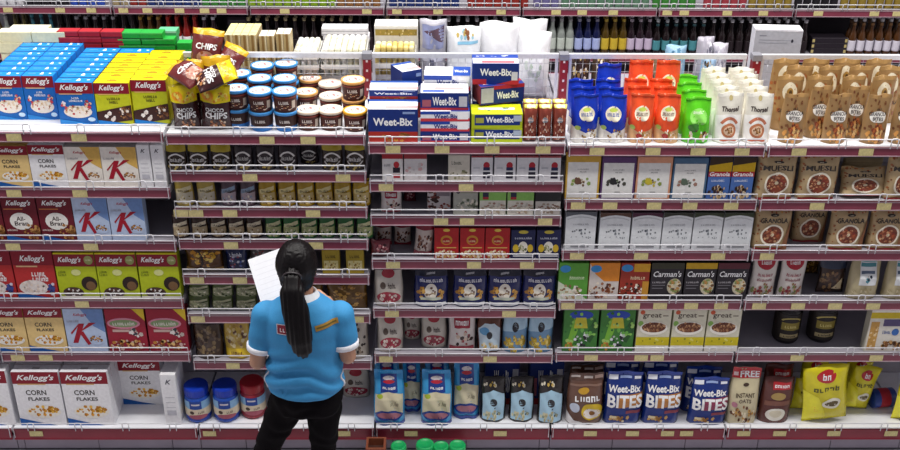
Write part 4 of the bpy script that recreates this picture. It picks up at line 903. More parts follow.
# top deck: wheat biscuit cartons
T3 = shz(3, 0)
Wc = 'carton'
def stackpx(items, bay=3):
    """items from the deck up: (kind, x0, x1, height, Y, rot, desc)"""
    z = shz(bay, 0) + .0005
    for kind, a, b, h, Y, rz, desc in items:
        ym = 130 - (z - T3) * 190
        P0 = hit(a, ym, Y); P1 = hit(b, ym, Y)
        me, parts, d = kind((P1.x - P0.x) * .985, h)
        o = inst((me, parts), 'biscuit_carton', ((P0.x + P1.x) / 2, Y + d / 2, z), (0, 0, rz))
        reg(o, desc, Wc, place_txt(bay, 0))
        z += h + .0005
stackpx([(wbig, 368, 418, .165, .02, 0, 'large navy wheat biscuit carton at left front')])
stackpx([(wbig, 368, 418, .165, .155, 0, 'lower navy wheat biscuit carton in second row'), (wbig, 369, 418, .045, .155, 0, 'flat navy wheat biscuit carton atop second row')])
stackpx([(wslim, 420, 470, .055, .02, 0, 'navy wheat biscuit carton at base of white stack'), (wwhite, 420, 470, .05, .02, 0, 'white wheat biscuit carton second from base'), (wwhite, 420, 470, .05, .02, .01, 'white wheat biscuit carton third from base'), (wslim, 420, 469, .085, .035, 0, 'thick navy wheat biscuit carton topping white stack')])
stackpx([(wslim, 422, 471, .10, .18, 0, 'navy wheat biscuit carton standing behind white stack'), (wslim, 422, 471, .10, .18, 0, 'second navy carton behind the white stack'), (wwhite, 424, 471, .075, .18, -.03, 'white wheat biscuit carton topping the rear stack')])
stackpx([(wlime, 471, 523, .068, .02, 0, 'lime wheat biscuit carton, lower of two'), (wlime, 471, 523, .075, .02, .02, 'lime wheat biscuit carton, upper of two')])
stackpx([(wslim, 472, 522, .15, .17, 0, 'navy wheat biscuit carton behind lime pair'), (wrot, 475, 522, .092, .14, .28, 'navy wheat biscuit carton turned askew'), (wtop, 472, 519, .105, .15, 0, 'navy wheat biscuit carton at very top of stack')])
put(wbig, 'biscuit_carton', 'navy carton lying askew against the fence', CB, 3, 0, [(395, 417)], 71, Y=.31, rot=.5)
put(cocoa_box, 'cocoa_pack', 'brown snack pack, yellow top', 'pack', 3, 0, [(524, 537), (538, 552), (553, 567)], 106, Y=.02, back=1, gap=1.15)

# --- fourth bay
put(fr_y, 'muesli_carton', 'white carton in a yellow frame', CB, 4, 1, [(565.5, 600)], 156)
put(fr_p, 'muesli_carton', 'white carton in a purple frame', CB, 4, 1, [(601, 635.5)], 157)
put(fr_o, 'muesli_carton', 'white carton in a peach frame', CB, 4, 1, [(636, 671.5)], 157)
put(fr_b, 'muesli_carton', 'white carton in a steel blue frame', CB, 4, 1, [(672, 707)], 158)
put(gran_y, 'granola_carton', 'yellow and blue granola carton with red band', CB, 4, 1, [(708, 730.5), (731, 754)], 157)
put(wp_grey, 'muesli_pouch', 'white muesli pouch with grey top', PC, 4, 2, [(565, 596)], 212)
put(wp_brown, 'muesli_pouch', 'white muesli pouch with brown top', PC, 4, 2, [(599, 630)], 213)
put(wp_plum, 'muesli_pouch', 'white muesli pouch with plum top', PC, 4, 2, [(631, 661.5)], 213)
put(wp_dark, 'muesli_pouch', 'white muesli pouch with dark top', PC, 4, 2, [(662, 692)], 213)
put(wp_green, 'muesli_pouch', 'white muesli pouch with dark green top', PC, 4, 2, [(692.5, 722), (722.5, 752)], 213)
put(cer_green, 'muesli_carton', 'green muesli carton with blue oval', CB, 4, 3, [(558, 588)], 263)
put(cer_orange, 'muesli_carton', 'orange and white muesli carton', CB, 4, 3, [(588.5, 619)], 263)
put(cer_red, 'muesli_carton', 'brick red muesli carton', CB, 4, 3, [(619.5, 649)], 263)
put(carm_g, 'muesli_carton', 'black muesli carton with olive top', CB, 4, 3, [(650, 683)], 263)
put(carm_y, 'muesli_carton', 'black muesli carton with yellow top', CB, 4, 3, [(684, 715.5)], 263)
put(carm_r, 'muesli_carton', 'black muesli carton with maroon top', CB, 4, 3, [(716, 747.5)], 263)
put(cer_toon, 'cereal_carton', 'busy green cereal carton with blue badge', CB, 4, 4, [(562.5, 598), (599.5, 634)], 309)
put(great, 'cereal_carton', 'cream cereal carton with brown bowl', CB, 4, 4, [(636, 670), (671, 705), (706, 739)], 309)
put(bag_korean, 'cereal_bag', 'brown cereal bag with yellow bowl', 'bag', 4, 9, [(567, 604)], 377, Y=-.025)
put(bag_korean, 'cereal_bag', 'brown cereal bag, second row', 'bag', 4, 9, [(568, 604)], 369, Y=.1, row=0)
put(bites_o, 'biscuit_bag', 'navy biscuit bites bag with orange panel', 'bag', 4, 9, [(605, 643), (643.5, 682)], 375, Y=-.025, back=1, gap=1.2)
put(bites_r, 'biscuit_bag', 'navy biscuit bites bag with plum panel', 'bag', 4, 9, [(690, 729)], 381, Y=-.03)
put(bites_r, 'biscuit_bag', 'navy bites bag set back in shade', 'bag', 4, 9, [(683, 722)], 370, Y=.08)
# top deck bags
for kind, nm, fronts in ((bag_blue, 'royal blue muesli bag', [(572, 600), (600.5, 628)]), (bag_orange, 'orange muesli bag', [(630, 656), (656.5, 682)])):
    put(kind, 'muesli_bag', nm, 'bag', 4, 0, fronts, 97, Y=.025, back=2, gap=1.16, jit=.045)
put(bag_orange, 'muesli_bag', 'orange muesli bag at the fence', 'bag', 4, 0, [(628, 654), (655, 681)], 63, Y=.345, jit=.005)
put(bag_blue, 'muesli_bag', 'royal blue muesli bag at the fence', 'bag', 4, 0, [(596, 622)], 66, Y=.345, rot=.1)
put(bag_green, 'muesli_bag', 'bright green muesli bag', 'bag', 4, 0, [(684.5, 713)], 101, Y=.025, back=3, gap=1.16, jit=.045)
put(bag_white, 'granola_bag', 'cream white granola bag with brown emblem', 'bag', 4, 0, [(716, 745), (745.5, 774)], 96, Y=.025, back=4, gap=1.12, jit=.05)

# --- rightmost bay
put(muesli, 'muesli_bag', 'kraft paper muesli bag with round picture', 'bag', 5, 1, [(757, 797), (799, 840)], 155)
put(muesli, 'muesli_bag', 'kraft paper muesli bag tipped backward', 'bag', 5, 1, [(843, 889)], 173, lean=-.3, Y=.02)
put(bag_plain, 'muesli_bag', 'plain tan bag standing behind the tipped bag', 'bag', 5, 1, [(843, 884)], 160, Y=.24)
put(muesli, 'muesli_bag', 'kraft muesli bag cut by right edge', 'bag', 5, 1, [(887, 925)], 156)
put(granola, 'granola_bag', 'kraft paper granola bag with round picture', 'bag', 5, 2, [(753.5, 792), (830, 868), (870, 907)], 209)
put(granola, 'granola_bag', 'kraft granola bag pushed back in shade', 'bag', 5, 2, [(794, 828)], 204, Y=.1)
put(bag_rw, 'muesli_bag', 'white muesli bag with red oval', 'bag', 5, 3, [(750, 779), (781, 805)], 257)
put(bag_dkblue, 'muesli_bag', 'dark brown bag with pale patch', 'bag', 5, 3, [(820, 848)], 254, Y=.06)
put(bag_gold, 'muesli_bag', 'brown gold bag deep on the shelf', 'bag', 5, 3, [(806, 822)], 250, Y=.25)
put(bag_sack, 'oat_bag', 'tan oat bag with white label', 'bag', 5, 3, [(850, 882), (886, 918)], 257)
jarput(jar_black, 'coffee_jar', 'black jar with olive label', 5, 4, [(788, 345, 1.12), (823, 344, 1.16)])
put(box_honey, 'cereal_carton', 'white cereal carton with yellow band', CB, 5, 4, [(867, 904)], 309)
put(bag_free, 'oat_bag', 'cream oats bag with red top', 'bag', 5, 9, [(729, 760)], 372, Y=-.025)
put(bag_rb, 'oat_bag', 'red brown oat pouch', 'bag', 5, 9, [(761, 793)], 380, Y=-.01)
put(bag_rb, 'oat_bag', 'red brown oat pouch in second row', 'bag', 5, 9, [(762, 792)], 367, Y=.1)
put(bag_yel, 'oat_bag', 'small yellow oat bag behind', 'bag', 5, 9, [(794, 820)], 381, Y=.08)
put(bag_yel, 'oat_bag', 'large yellow oat bag tilted at the front', 'bag', 5, 9, [(807, 853)], 371, Y=-.035, tilt=-.14)
put(bag_yel, 'oat_bag', 'yellow oat bag leaning right', 'bag', 5, 9, [(844, 873)], 371, Y=.075, tilt=.12)
put(bag_yel, 'oat_bag', 'yellow oat bag cut by right edge', 'bag', 5, 9, [(897, 925)], 382, Y=-.01)
put(bag_yel, 'oat_bag', 'yellow oat bag deep in shade', 'bag', 5, 9, [(800, 828), (845, 872)], 360, Y=.2)
# a tin lying on its side
mb = MB(); mb.lathe([(.05, 0), (.053, .003), (.053, .125), (.05, .128)], mat('1a3a8a', .3), 24); tin = build(mb, 'drink_tin')
lm = MB(); lm.lathe([(.0535, .035), (.054, .036), (.054, .092), (.0535, .093)], ink('a82434'), 24); build(lm, 'label_band', tin)
P = hitz(884, 412, BASEZ); tin.rotation_euler = (0, rad(90), rad(8)); tin.location = (P.x - .064, P.y + .05, BASEZ + .0545)
reg(tin, 'blue tin with red band lying on its side', 'tin', place_txt(5, 9))
# top deck kraft bags
put(kraft_bites, 'granola_bag', 'kraft granola bites bag at deck front', 'bag', 5, 0, [(783, 809), (829, 850), (864, 894), (895, 921)], 97, Y=.025, jit=.04)
put(kraft_bites, 'granola_bag', 'kraft granola bites bag standing between front bags', 'bag', 5, 0, [(808, 834), (848, 868)], 89, Y=.09, jit=.05)
put(kraft_ring, 'granola_bag', 'kraft granola bag in third row', 'bag', 5, 0, [(775, 803), (804, 832), (838, 866), (868, 897)], 78, Y=.19, jit=.09)
put(kraft_ring, 'granola_bag', 'kraft granola bag in fourth row', 'bag', 5, 0, [(784, 812), (814, 842), (845, 873), (876, 904)], 68, Y=.29, jit=.09)
put(kraft_ring, 'granola_bag', 'kraft granola bag in fifth row by the fence', 'bag', 5, 0, [(770, 798), (800, 828), (831, 859), (862, 890)], 61, Y=.375, jit=.04)
# ------------------------------------------------------------------ goods on the rear deck, behind the fence
def rear_stack(name, desc, px, ytop, w, h, d, Y, col, top=None, layers=None, art=(), cols=1, seed=0, cat='carton', arttop=(), side=None):
    """columns of flat cartons stacked on the rear deck up to the height the photograph shows"""
    P = hit(px, ytop, Y)
    H = P.z - REARZ; n = max(1, round(H / h)); hh = H / n
    me, parts = carton(w, hh - .0012, d, col, side or col, top or col, art, arttop, seed=seed)
    rnd = random.Random(seed + px)
    for c in range(cols):
        for k in range(n):
            o = inst((me, parts), name, (P.x + w / 2 + c * (w + .003) + rnd.uniform(-.004, .004), Y + d / 2 + rnd.uniform(0, .006), REARZ + .0005 + k * hh))
            reg(o, desc, cat, 'rear deck', extra='layer %d' % (n - k))
rear_stack('flat_carton', 'cream flat carton', -4, 32, .170, .058, .07, .66, 'e6deb4', cols=2, seed=3, top='f0ead0')
rear_stack('flat_carton', 'cream flat carton in the back column', 8, 28.5, .20, .058, .07, .76, 'e6deb4', cols=1, seed=4, top='f0ead0')
rear_stack('red_carton', 'red flat carton with pale edge', 56.5, 31.5, .108, .03, .06, .66, 'a81e28', art=[('r', '6a0c14', 0, 0, 1, .16), ('r', 'b83a40', 0, .8, 1, 1)], cols=3, seed=6, top='b82630')
rear_stack('green_carton', 'green flat carton with pale edge', 116.5, 33, .115, .034, .07, .66, '1c9a34', art=[('r', '0c5a1c', 0, 0, 1, .16), ('r', '4ab858', 0, .8, 1, 1)], cols=2, seed=7, top='28a840')
rear_stack('green_carton', 'lower green flat carton', 154, 39, .10, .034, .06, .66, '1c9a34', art=[('r', '0c5a1c', 0, 0, 1, .16), ('r', '4ab858', 0, .8, 1, 1)], cols=1, seed=8, top='28a840')
rear_stack('green_carton', 'shiny green flat carton at back', 156, 31, .10, .036, .08, .76, '4aa868', art=[('r', 'a8d8b8', 0, .7, 1, 1)], cols=1, seed=9, top='6ab890')
# one green carton tipped on edge
P = hit(181, 41, .60)
me, parts = carton(.1, .034, .12, '1c9a34', '1c9a34', '28a840', [('r', '0c5a1c', 0, 0, 1, .16), ('r', '4ab858', 0, .8, 1, 1)])
rear_stack('green_carton', 'short green flat carton', 176, 43, .075, .034, .06, .66, '1c9a34', cols=1, seed=10, top='28a840')
# tall tan packets
for grp, (a, b, yt, n, top) in enumerate(((224, 256, 35, 4, 'dedaa0'), (258.5, 274, 36, 2, 'ece8d8'), (275.5, 290, 34, 2, 'f2eee4'))):
    P0 = hit(a, yt, .58); P1 = hit(b, yt, .58); w = (P1.x - P0.x) / n; h = P0.z - REARZ
    me, parts = carton(w - .0015, h, .10, 'b39a68', 'c8b48a', top, [('r', '8a6a3a', .35, 0, .66, 1), ('r', 'd8c8a0', .78, 0, .95, 1)], [('r', 'c8c48a', .1, .35, .9, .42)])
    for k in range(n):
        for r_ in range(2 if grp == 0 else 1):
            o = inst((me, parts), 'tea_packet', (P0.x + w * (k + .5), .63 + r_ * .102, REARZ + .0005))
            reg(o, ['tan upright packet with olive top', 'shorter tan packet with cream top', 'tan packet with white top'][grp], 'packet', 'rear deck', row=r_)
# clear trays of cream biscuits
def tray(px0, px1, ytop, Y, d, h, desc, cols, seed, lid=None):
    P0 = hit(px0, ytop, Y); P1 = hit(px1, ytop, Y); w = P1.x - P0.x; n = max(1, int((P0.z - REARZ) / h)); hh = (P0.z - REARZ) / n
    rnd = random.Random(seed)
    mb = MB(); g = mat('eceae6', .2); t = .003; zt = hh - .001
    mb.box(-w / 2, w / 2, -d / 2, d / 2, 0, t, g)
    mb.box(-w / 2, w / 2, -d / 2, -d / 2 + t, t, zt * .45, g); mb.box(-w / 2, w / 2, d / 2 - t, d / 2, t, zt * .45, g)
    mb.box(-w / 2, -w / 2 + t, -d / 2 + t, d / 2 - t, t, zt * .45, g); mb.box(w / 2 - t, w / 2, -d / 2 + t, d / 2 - t, t, zt * .45, g)
    me = mb.mesh('biscuit_tray')
    bm_ = MB(); nx = max(3, int(w / .03)); ny = max(2, int(d / .035))
    for i in range(nx):
        for j in range(ny):
            x = -w / 2 + .008 + (w - .016) * (i + .5) / nx; y = -d / 2 + .008 + (d - .016) * (j + .5) / ny
            bm_.lathe([(.004, .003), (.0138, .006), (.0145, zt * .72), (.012, zt * .86), (.004, zt * .92)], ink(rnd.choice(cols)), 8, (x, y, 0))
    fm = bm_.mesh('biscuits')
    for k in range(n):
        o = ob('biscuit_tray', me, None, ((P0.x + P1.x) / 2, Y + d / 2, REARZ + .0005 + k * hh))
        c = ob('biscuit_rows', fm, o); c['kind'] = 'stuff'
        reg(o, desc, 'tray', 'rear deck', extra='layer %d' % (n - k))
    return REARZ + n * hh, ((P0.x + P1.x) / 2), w
EGG = ['f4f2e8', 'ece8d4', 'e6e4c8', 'f8f8f4']
tray(292, 318, 49, .57, .24, .05, 'white tray of pale biscuits beside tan packets', EGG, 1)
tray(320, 366, 48, .57, .27, .05, 'wide white tray of pale biscuits', EGG, 2)
tray(373, 416, 46, .57, .12, .05, 'tray of yellow biscuits behind red post', ['efe2b0', 'e8d48a', 'f4ecd0', 'd8c070'], 3)
rear_stack('white_carton', 'white ribbed carton behind the biscuit trays', 322, 28, .245, .045, .08, .86, 'e8e6ea', art=[('r', 'a8a4ae', 0, .1, 1, .22), ('r', 'a8a4ae', 0, .55, 1, .65)], top='f6f6f8', seed=11)
rear_stack('gold_box', 'white topped box with gold contents', 374, 26, .225, .39, .12, .71, 'd8d4cc', art=[('r', 'a08a40', .02, .86, .98, .95), ('f', ['b89a50', '8a743a', 'd8c890'], .5, .9, .45, .05, 24, .03), ('r', 'efeeea', .0, .96, 1, 1), ('f', ['c8a868', 'e0d8c0'], .5, .75, .3, .06, 10, .04)], top='f4f4f4', seed=12, cat='box')
# white bags heaped on the rear deck
def white_bags(spec):
    for (a, b, yt, Y, rz, ry, body, art, desc) in spec:
        P0 = hit(a, yt, Y); P1 = hit(b, yt, Y); h = P0.z - REARZ
        me, parts = bag((P1.x - P0.x), h, .11, 'pillow', body, art, int(a))
        o = inst((me, parts), 'white_bag', ((P0.x + P1.x) / 2, Y + .055, REARZ + .001 + abs(math.sin(ry)) * (P1.x - P0.x) / 2), (0, ry, rz))
        reg(o, desc, 'bag', 'rear deck')
white_bags([(419, 447, 22, .58, 0, 0, 'a8a6b0', [('r', '8a90b4', .1, .66, .9, .94), ('p', '5a4450', [(.15, .86), (.9, .93), (.9, .72)]), ('r', 'c8c8d4', .1, .5, .9, .6), ('f', ['d8d8e4', '6a6a80'], .5, .3, .4, .2, 14, .06)], 'silver grey bag with dark picture'),
            (446, 482, 29, .58, .05, 0, 'eef0f2', [('f', ['8a5a3a', 'c8b060', '9ac8d8'], .55, .9, .3, .05, 12, .05), ('r', '8ac0dc', .3, .78, .9, .82)], 'white bag with small brown and blue picture'),
            (480, 522, 25, .60, -.05, 0, 'f2f2f4', [('r', 'd8dce4', .1, .3, .9, .5)], 'plain white bag beside pictured bag'),
            (510, 545, 22, .74, 0, .05, 'f0f0f2', [], 'plain white bag standing highest'),
            (516, 551, 36, .58, 0, .04, 'f4f4f6', [('f', ['b8c8b8', 'd8e0d8'], .5, .5, .3, .2, 10, .08)], 'plain white bag nearest the red post'),
            (450, 486, 40, .72, 0, 0, 'e8eaec', [], 'low white bag behind the others')])
# silver sachets and the white display carton on the rear deck, fourth and fifth bays
white_bags([(697, 716, 41, .66, .2, .05, 'a8a4b0', [('f', ['6a6878', 'd8d8e0'], .5, .7, .3, .2, 10, .1)], 'crumpled silver sachet above green bags'),
            (717, 733, 46, .66, -.2, -.04, 'b8b4c0', [('f', ['8a8898', 'e8e8f0'], .5, .7, .3, .2, 10, .1)], 'crumpled silver sachet leaning right'),
            (668, 690, 49, .60, 0, 0, '8ab0cc', [('f', ['d8e8f0', '4a7a9a'], .5, .8, .4, .15, 12, .1)], 'pale blue sachet above orange bags')])
for j, (a, b, yt) in enumerate(((573, 592, 57), (594, 612, 57), (640, 660, 57), (703, 719, 60))):
    P0 = hit(a, yt, .58); P1 = hit(b, yt, .58)
    me, parts = bag(P1.x - P0.x, P0.z - REARZ, .1, 'pouch', ['3a2a22', '4a3a2c', '8a7a60', '9ab8d8'][j], [('f', ['8a6a3a', 'c8b078', '2a1e18', 'e8e0d0'], .5, .7, .4, .25, 20, .08)], 70 + j)
    o = inst((me, parts), 'dark_bag', ((P0.x + P1.x) / 2, .63, REARZ + .001))
    reg(o, ['dark brown pouch behind fence above blue bags, left', 'dark brown pouch behind fence above blue bags, right', 'tan pouch behind fence between orange bags', 'pale blue pouch behind fence above green bag'][j], 'pouch', '')
P0 = hit(757, 30, .66); P1 = hit(804, 30, .66)
me, parts = carton(P1.x - P0.x, P0.z - REARZ, .09, 'b9bac2', 'd8d8e0', 'f6f6f8', [('r', '8a8c96', .1, .9, .25, .915), ('r', 'a4a6b0', .1, .84, .8, .85), ('r', 'a4a6b0', .1, .8, .7, .81), ('e', '3a3a44', .8, .84, .025, .025), ('r', 'e8e8ee', 0, .975, 1, 1)], [('f', ['2a2a30', '4a4a54'], .8, .3, .14, .2, 8, .03)])
o = inst((me, parts), 'display_carton', ((P0.x + P1.x) / 2, .71, REARZ + .0005), (0, 0, rad(-4)))
reg(o, 'pale grey display carton standing behind the fence, right', 'carton', '')
# tan packets on the rear deck seen through the fence behind the tubs
for k in range(5):
    P0 = hit(296 + k * 14.5, 62, .565)
    pass

# ------------------------------------------------------------------ far bottles
DK = '1c1416'
btypes = {
 'olive': (bottle('4a4420', '5a5428', '6a6030'), 'olive glass bottle'),
 'teal': (bottle('2a5a6a', '4aa8b8', '3a8a9a', h=.27), 'teal bottle with pale blue label'),
 'darky': (bottle(DK, 'c8b048', '2a2022', band='b8b8c0'), 'black bottle with yellow label'),
 'dark': (bottle(DK, '2a2024', '3a3038'), 'plain black bottle'),
 'brownw': (bottle('4a3014', 'e0e0e4', '6a4a20', band='c8a040'), 'brown sauce bottle with white label'),
 'redw': (bottle('7a1a18', 'e4e0e4', '5a1a1a', band='c83a2a'), 'red sauce bottle with white label'),
 'darkw': (bottle('2a1a20', 'dcdce8', '2a2028', band='e8e8f0'), 'black bottle with white label'),
 'caps': (bottle(DK, '241c1e', 'b8aa80', h=.25), 'black bottle with small tan cap'),
 'capw': (bottle(DK, '241c20', 'd8d8dc', h=.25), 'black bottle with small white cap'),
 'pale': (bottle('8a908c', 'bcc4bc', 'e8e8e8', band='c8c8c8'), 'pale grey green bottle'),
 'blue': (bottle('161c44', 'a8b4e0', 'f0f0f4', band='b8b8d0'), 'navy bottle with lilac blue label'),
 'yellow': (bottle('4a3810', 'c8ac38', 'c8a838', band='e0c050'), 'dark bottle with mustard yellow label'),
 'lilac': (bottle('241820', 'c4b4cc', 'e8e4ec', band='d0c4d0'), 'black bottle with pale lilac label'),
 'tealb': (bottle(DK, '4a8a94', 'c8d0d4', h=.25, band='2a4a50'), 'black bottle with teal label'),
 'amber': (bottle('4a2c14', 'd4d0dc', 'dcdcdc', h=.265, band='6a4a2a'), 'amber bottle with white label'),
}
def bottles(t, px0, n, pitch=8.8, Y=FY + .05, rows=2, z=FSH[1]):
    kind, desc = btypes[t]
    for k in range(n):
        px = px0 + pitch * k
        x = hit(px, 40, Y).x
        for r_ in range(rows):
            o = inst(kind, 'sauce_bottle', (x, Y + r_ * .064, z + .0005), (0, 0, k * .7))
            reg(o, desc + ', far lower shelf', 'bottle', '', r_)
bottles('yellow', 2, 1, rows=1); bottles('pale', 9.5, 1, rows=1)
bottles('olive', 18.5, 2); bottles('teal', 36, 3, 9.0, rows=1)
bottles('dark', 62, 2); bottles('darky', 80, 5, 9.0); bottles('dark', 126, 2)
bottles('brownw', 143, 3); bottles('redw', 170, 4); bottles('darkw', 206, 2); 
bottles('caps', 250, 12, 9.2); bottles('dark', 361, 3); bottles('caps', 388, 4, 9.2)
bottles('capw', 430, 13, 9.3)
bottles('pale', 552, 3); bottles('blue', 578.5, 3); bottles('yellow', 605, 3); bottles('lilac', 630.5, 3)
bottles('tealb', 656.5, 6, 9.1); bottles('capw', 712, 10, 9.1); bottles('capw', 803.5, 1, 9.1)
bottles('amber', 852, 7, 8.9)
# black cartons
for (a, b, yt, ds, n) in ((227, 246, 17, 'black flat carton stacked on far lower shelf', 6), (813, 848, 38, 'black flat carton with tan ends, far lower shelf', 3)):
    Y = FY + .04; P0 = hit(a, yt, Y); P1 = hit(b, yt, Y); hh = (P0.z - FSH[1]) / n
    me, parts = carton(P1.x - P0.x, hh - .001, .12, '262028', '262028', '2e2830', [('r', 'b8a870', 0, .2, .07, .8), ('r', 'b8a870', .93, .2, 1, .8)] if n == 3 else [('r', '3a343c', .1, .3, .9, .5)])
    for k in range(n):
        o = inst((me, parts), 'black_carton', ((P0.x + P1.x) / 2, Y + .06, FSH[1] + .0005 + k * hh)); reg(o, ds, 'carton', '', extra='layer %d' % (n - k))
# upper far shelf
jt = {'white': ('white', 'c8c8cc', 'e4e4e4'), 'black': ('black', '1c1a20', '2a262c'), 'blue': ('blue', '2a4aa8', '3a5ac0'), 'navy': ('navy', '24346a', '5a6aa8'), 'green': ('green', '3a7a34', '5aa04a'),
      'lime': ('lime green', '7a9a1c', '9ab83a'), 'tan': ('tan', '8a6038', 'c89a68'), 'red': ('red brown', '8a2a24', 'b8564a'), 'lilac': ('lilac', '6a6490', 'a8a0c8'),
      'sage': ('sage green', '5a7a64', 'a0c0a4'), 'rose': ('rose red', '9a3a44', 'c87078'), 'gold': ('gold', '8a7430', 'b89c58'), 'cream': ('cream', '9a8a68', 'd8ccb0')}
_jk = {k: jarlet(v[1], v[1], v[1]) for k, v in jt.items()}
def jars(t, px0, n, pitch=8.9):
    Y = FY + .04
    for k in range(n):
        x = hit(px0 + pitch * k, 3, Y).x
        o = inst(_jk[t], 'sauce_jar', (x, Y, FSH[0] + .0005)); reg(o, '%s sauce jar on far upper shelf' % jt[t][0], 'jar', '')
jars('white', 3, 3); jars('black', 29.5, 5); jars('blue', 74.5, 4); jars('cream', 116, 2); jars('red', 134, 2); jars('navy', 152, 6)
jars('green', 206, 5); jars('lime', 252, 10); jars('tan', 341, 5); jars('navy', 393, 8); jars('red', 471, 7)
jars('lilac', 537, 3); jars('sage', 565, 10); jars('green', 656, 5); jars('rose', 707, 5); jars('gold', 752, 5); jars('black', 798, 5); jars('gold', 844, 7)

# ------------------------------------------------------------------ things at the bottom edge, in front of the shelf
def green_jar(px, py, s):
    Y = -.17; P = hit(px, py, Y)
    h = P.z; r = .040 * s
    mb = MB(); mb.lathe([(r * .9, 0), (r, .008), (r, h * .78), (r * .8, h * .88), (r * .8, h * .9)], mat('d8e0d4', .2), 20)
    o = build(mb, 'drink_jar', None, (P.x, Y, .0005))
    lm = MB(); lm.lathe([(r * .98, h * .74), (r * 1.05, h * .76), (r * 1.05, h - .008), (r * .98, h), (r * .8, h), (r * .76, h - .003), (.004, h - .003)], mat('18b060', .35), 24); build(lm, 'green_lid', o)
    pm = MB(); pm.lathe([(r * 1.015, h * .2), (r * 1.02, h * .21), (r * 1.02, h * .68), (r * 1.015, h * .69)], ink('e8ece4'), 20); build(pm, 'label', o)
    return o
gl = [(398.5, 445, 1), (425, 443.5, 1.15), (441, 445.5, 1.0), (457.5, 444.5, 1.05)]
for (px, py, s), nm in zip(gl, ('leftmost, apart from the others', 'second from left', 'third from left, lowest', 'rightmost')):
    tag(green_jar(px, py, s), 'jar with green lid at the bottom edge, ' + nm, 'jar', 'green lidded jars')
P = hit(376, 443, -.16)
e = MB(); w = .105; d_ = .10; h = P.z; wm = mat('8a4a30', .5, bump=.3)
e.box(-w / 2, w / 2, -d_ / 2, d_ / 2, 0, h * .7, mat('4a2a20', .6))
crate = build(e, 'wooden_box', None, (P.x, -.16, .0005))
for (x0, x1, y0, y1) in ((-w / 2, w / 2, -d_ / 2, -d_ / 2 + .012), (-w / 2, w / 2, d_ / 2 - .012, d_ / 2), (-w / 2, -w / 2 + .012, -d_ / 2 + .012, d_ / 2 - .012), (w / 2 - .012, w / 2, -d_ / 2 + .012, d_ / 2 - .012)):
    q = MB(); q.box(x0, x1, y0, y1, h * .7, h, wm); build(q, 'rim_board', crate)
tag(crate, 'small open brown wooden box at the bottom edge', 'box')

# ------------------------------------------------------------------ labels
ORD = 'first second third fourth fifth sixth seventh eighth ninth tenth eleventh twelfth thirteenth fourteenth fifteenth sixteenth seventeenth eighteenth nineteenth twentieth'.split()
ORD += ['twenty-' + o for o in ORD[:9]] + ['thirtieth'] + ['thirty-' + o for o in ORD[:9]]
groups = {}
for t in THINGS: groups.setdefault((t['desc'], t['where'], t['row'], t['extra']), []).append(t)
allk = {}
for (d, w, r, e) in groups: allk.setdefault((d, w), set()).add((r, e))
LAY = {'layer 1': 'top layer'}
for k in range(2, 14): LAY['layer %d' % k] = ORD[k - 1] + ' layer down'
for (d, w, r, e), ts in groups.items():
    ts.sort(key=lambda t: t['o'].location.x)
    for k, t in enumerate(ts):
        s = d
        if len(ts) > 1: s += ', ' + ('leftmost' if k == 0 else 'rightmost' if k == len(ts) - 1 else ORD[k] + ' from left')
        if len({x[0] for x in allk[d, w]}) > 1: s += ', ' + ('front' if r == 0 else ORD[r]) + ' row'
        if e and len({x[1] for x in allk[d, w]}) > 1: s += ', ' + LAY.get(e, e)
        if w: s += ', ' + w
        tag(t['o'], s, t['cat'], (d + (', ' + w if w else '')))
# ------------------------------------------------------------------ the woman with the sheet
def capsule(bm, a, b, ra, rb, n=14, m=5):
    a = Vector(a); b = Vector(b); ax = (b - a); L = ax.length; t = ax.normalized() if L > 1e-6 else Vector((0, 0, 1))
    u = t.orthogonal().normalized(); w = t.cross(u); rings = []
    for i in range(m + 1):
        q = -math.pi / 2 + (math.pi / 2) * i / m
        rings.append((a + t * ra * math.sin(q), max(ra * math.cos(q), 1e-4)))
    for i in range(m + 1):
        q = (math.pi / 2) * i / m
        rings.append((b + t * rb * math.sin(q), max(rb * math.cos(q), 1e-4)))
    vs = [[bm.verts.new(c + (u * math.cos(k * 2 * math.pi / n) + w * math.sin(k * 2 * math.pi / n)) * r) for k in range(n)] for c, r in rings]
    for i in range(len(vs) - 1):
        for k in range(n): bm.faces.new((vs[i][k], vs[i][(k + 1) % n], vs[i + 1][(k + 1) % n], vs[i + 1][k]))
    bm.faces.new(vs[0][::-1]); bm.faces.new(vs[-1])
def loft(bm, rings, n=28, pw=2.3):
    vs = []
    for (cx, cy, z, rx, ry) in rings:
        row = []
        for k in range(n):
            a = 2 * math.pi * k / n; c, s = math.cos(a), math.sin(a)
            row.append(bm.verts.new((cx + rx * math.copysign(abs(c) ** (2 / pw), c), cy + ry * math.copysign(abs(s) ** (2 / pw), s), z)))
        vs.append(row)
    for i in range(len(vs) - 1):
        for k in range(n): bm.faces.new((vs[i][k], vs[i][(k + 1) % n], vs[i + 1][(k + 1) % n], vs[i + 1][k]))
    bm.faces.new(vs[0][::-1]); bm.faces.new(vs[-1])
def ellipsoid(bm, c, r, n=20, m=14):
    M = Matrix.Translation(c) @ Matrix.Diagonal((r[0], r[1], r[2], 1))
    bmesh.ops.create_uvsphere(bm, u_segments=n, v_segments=m, radius=1.0, matrix=M)
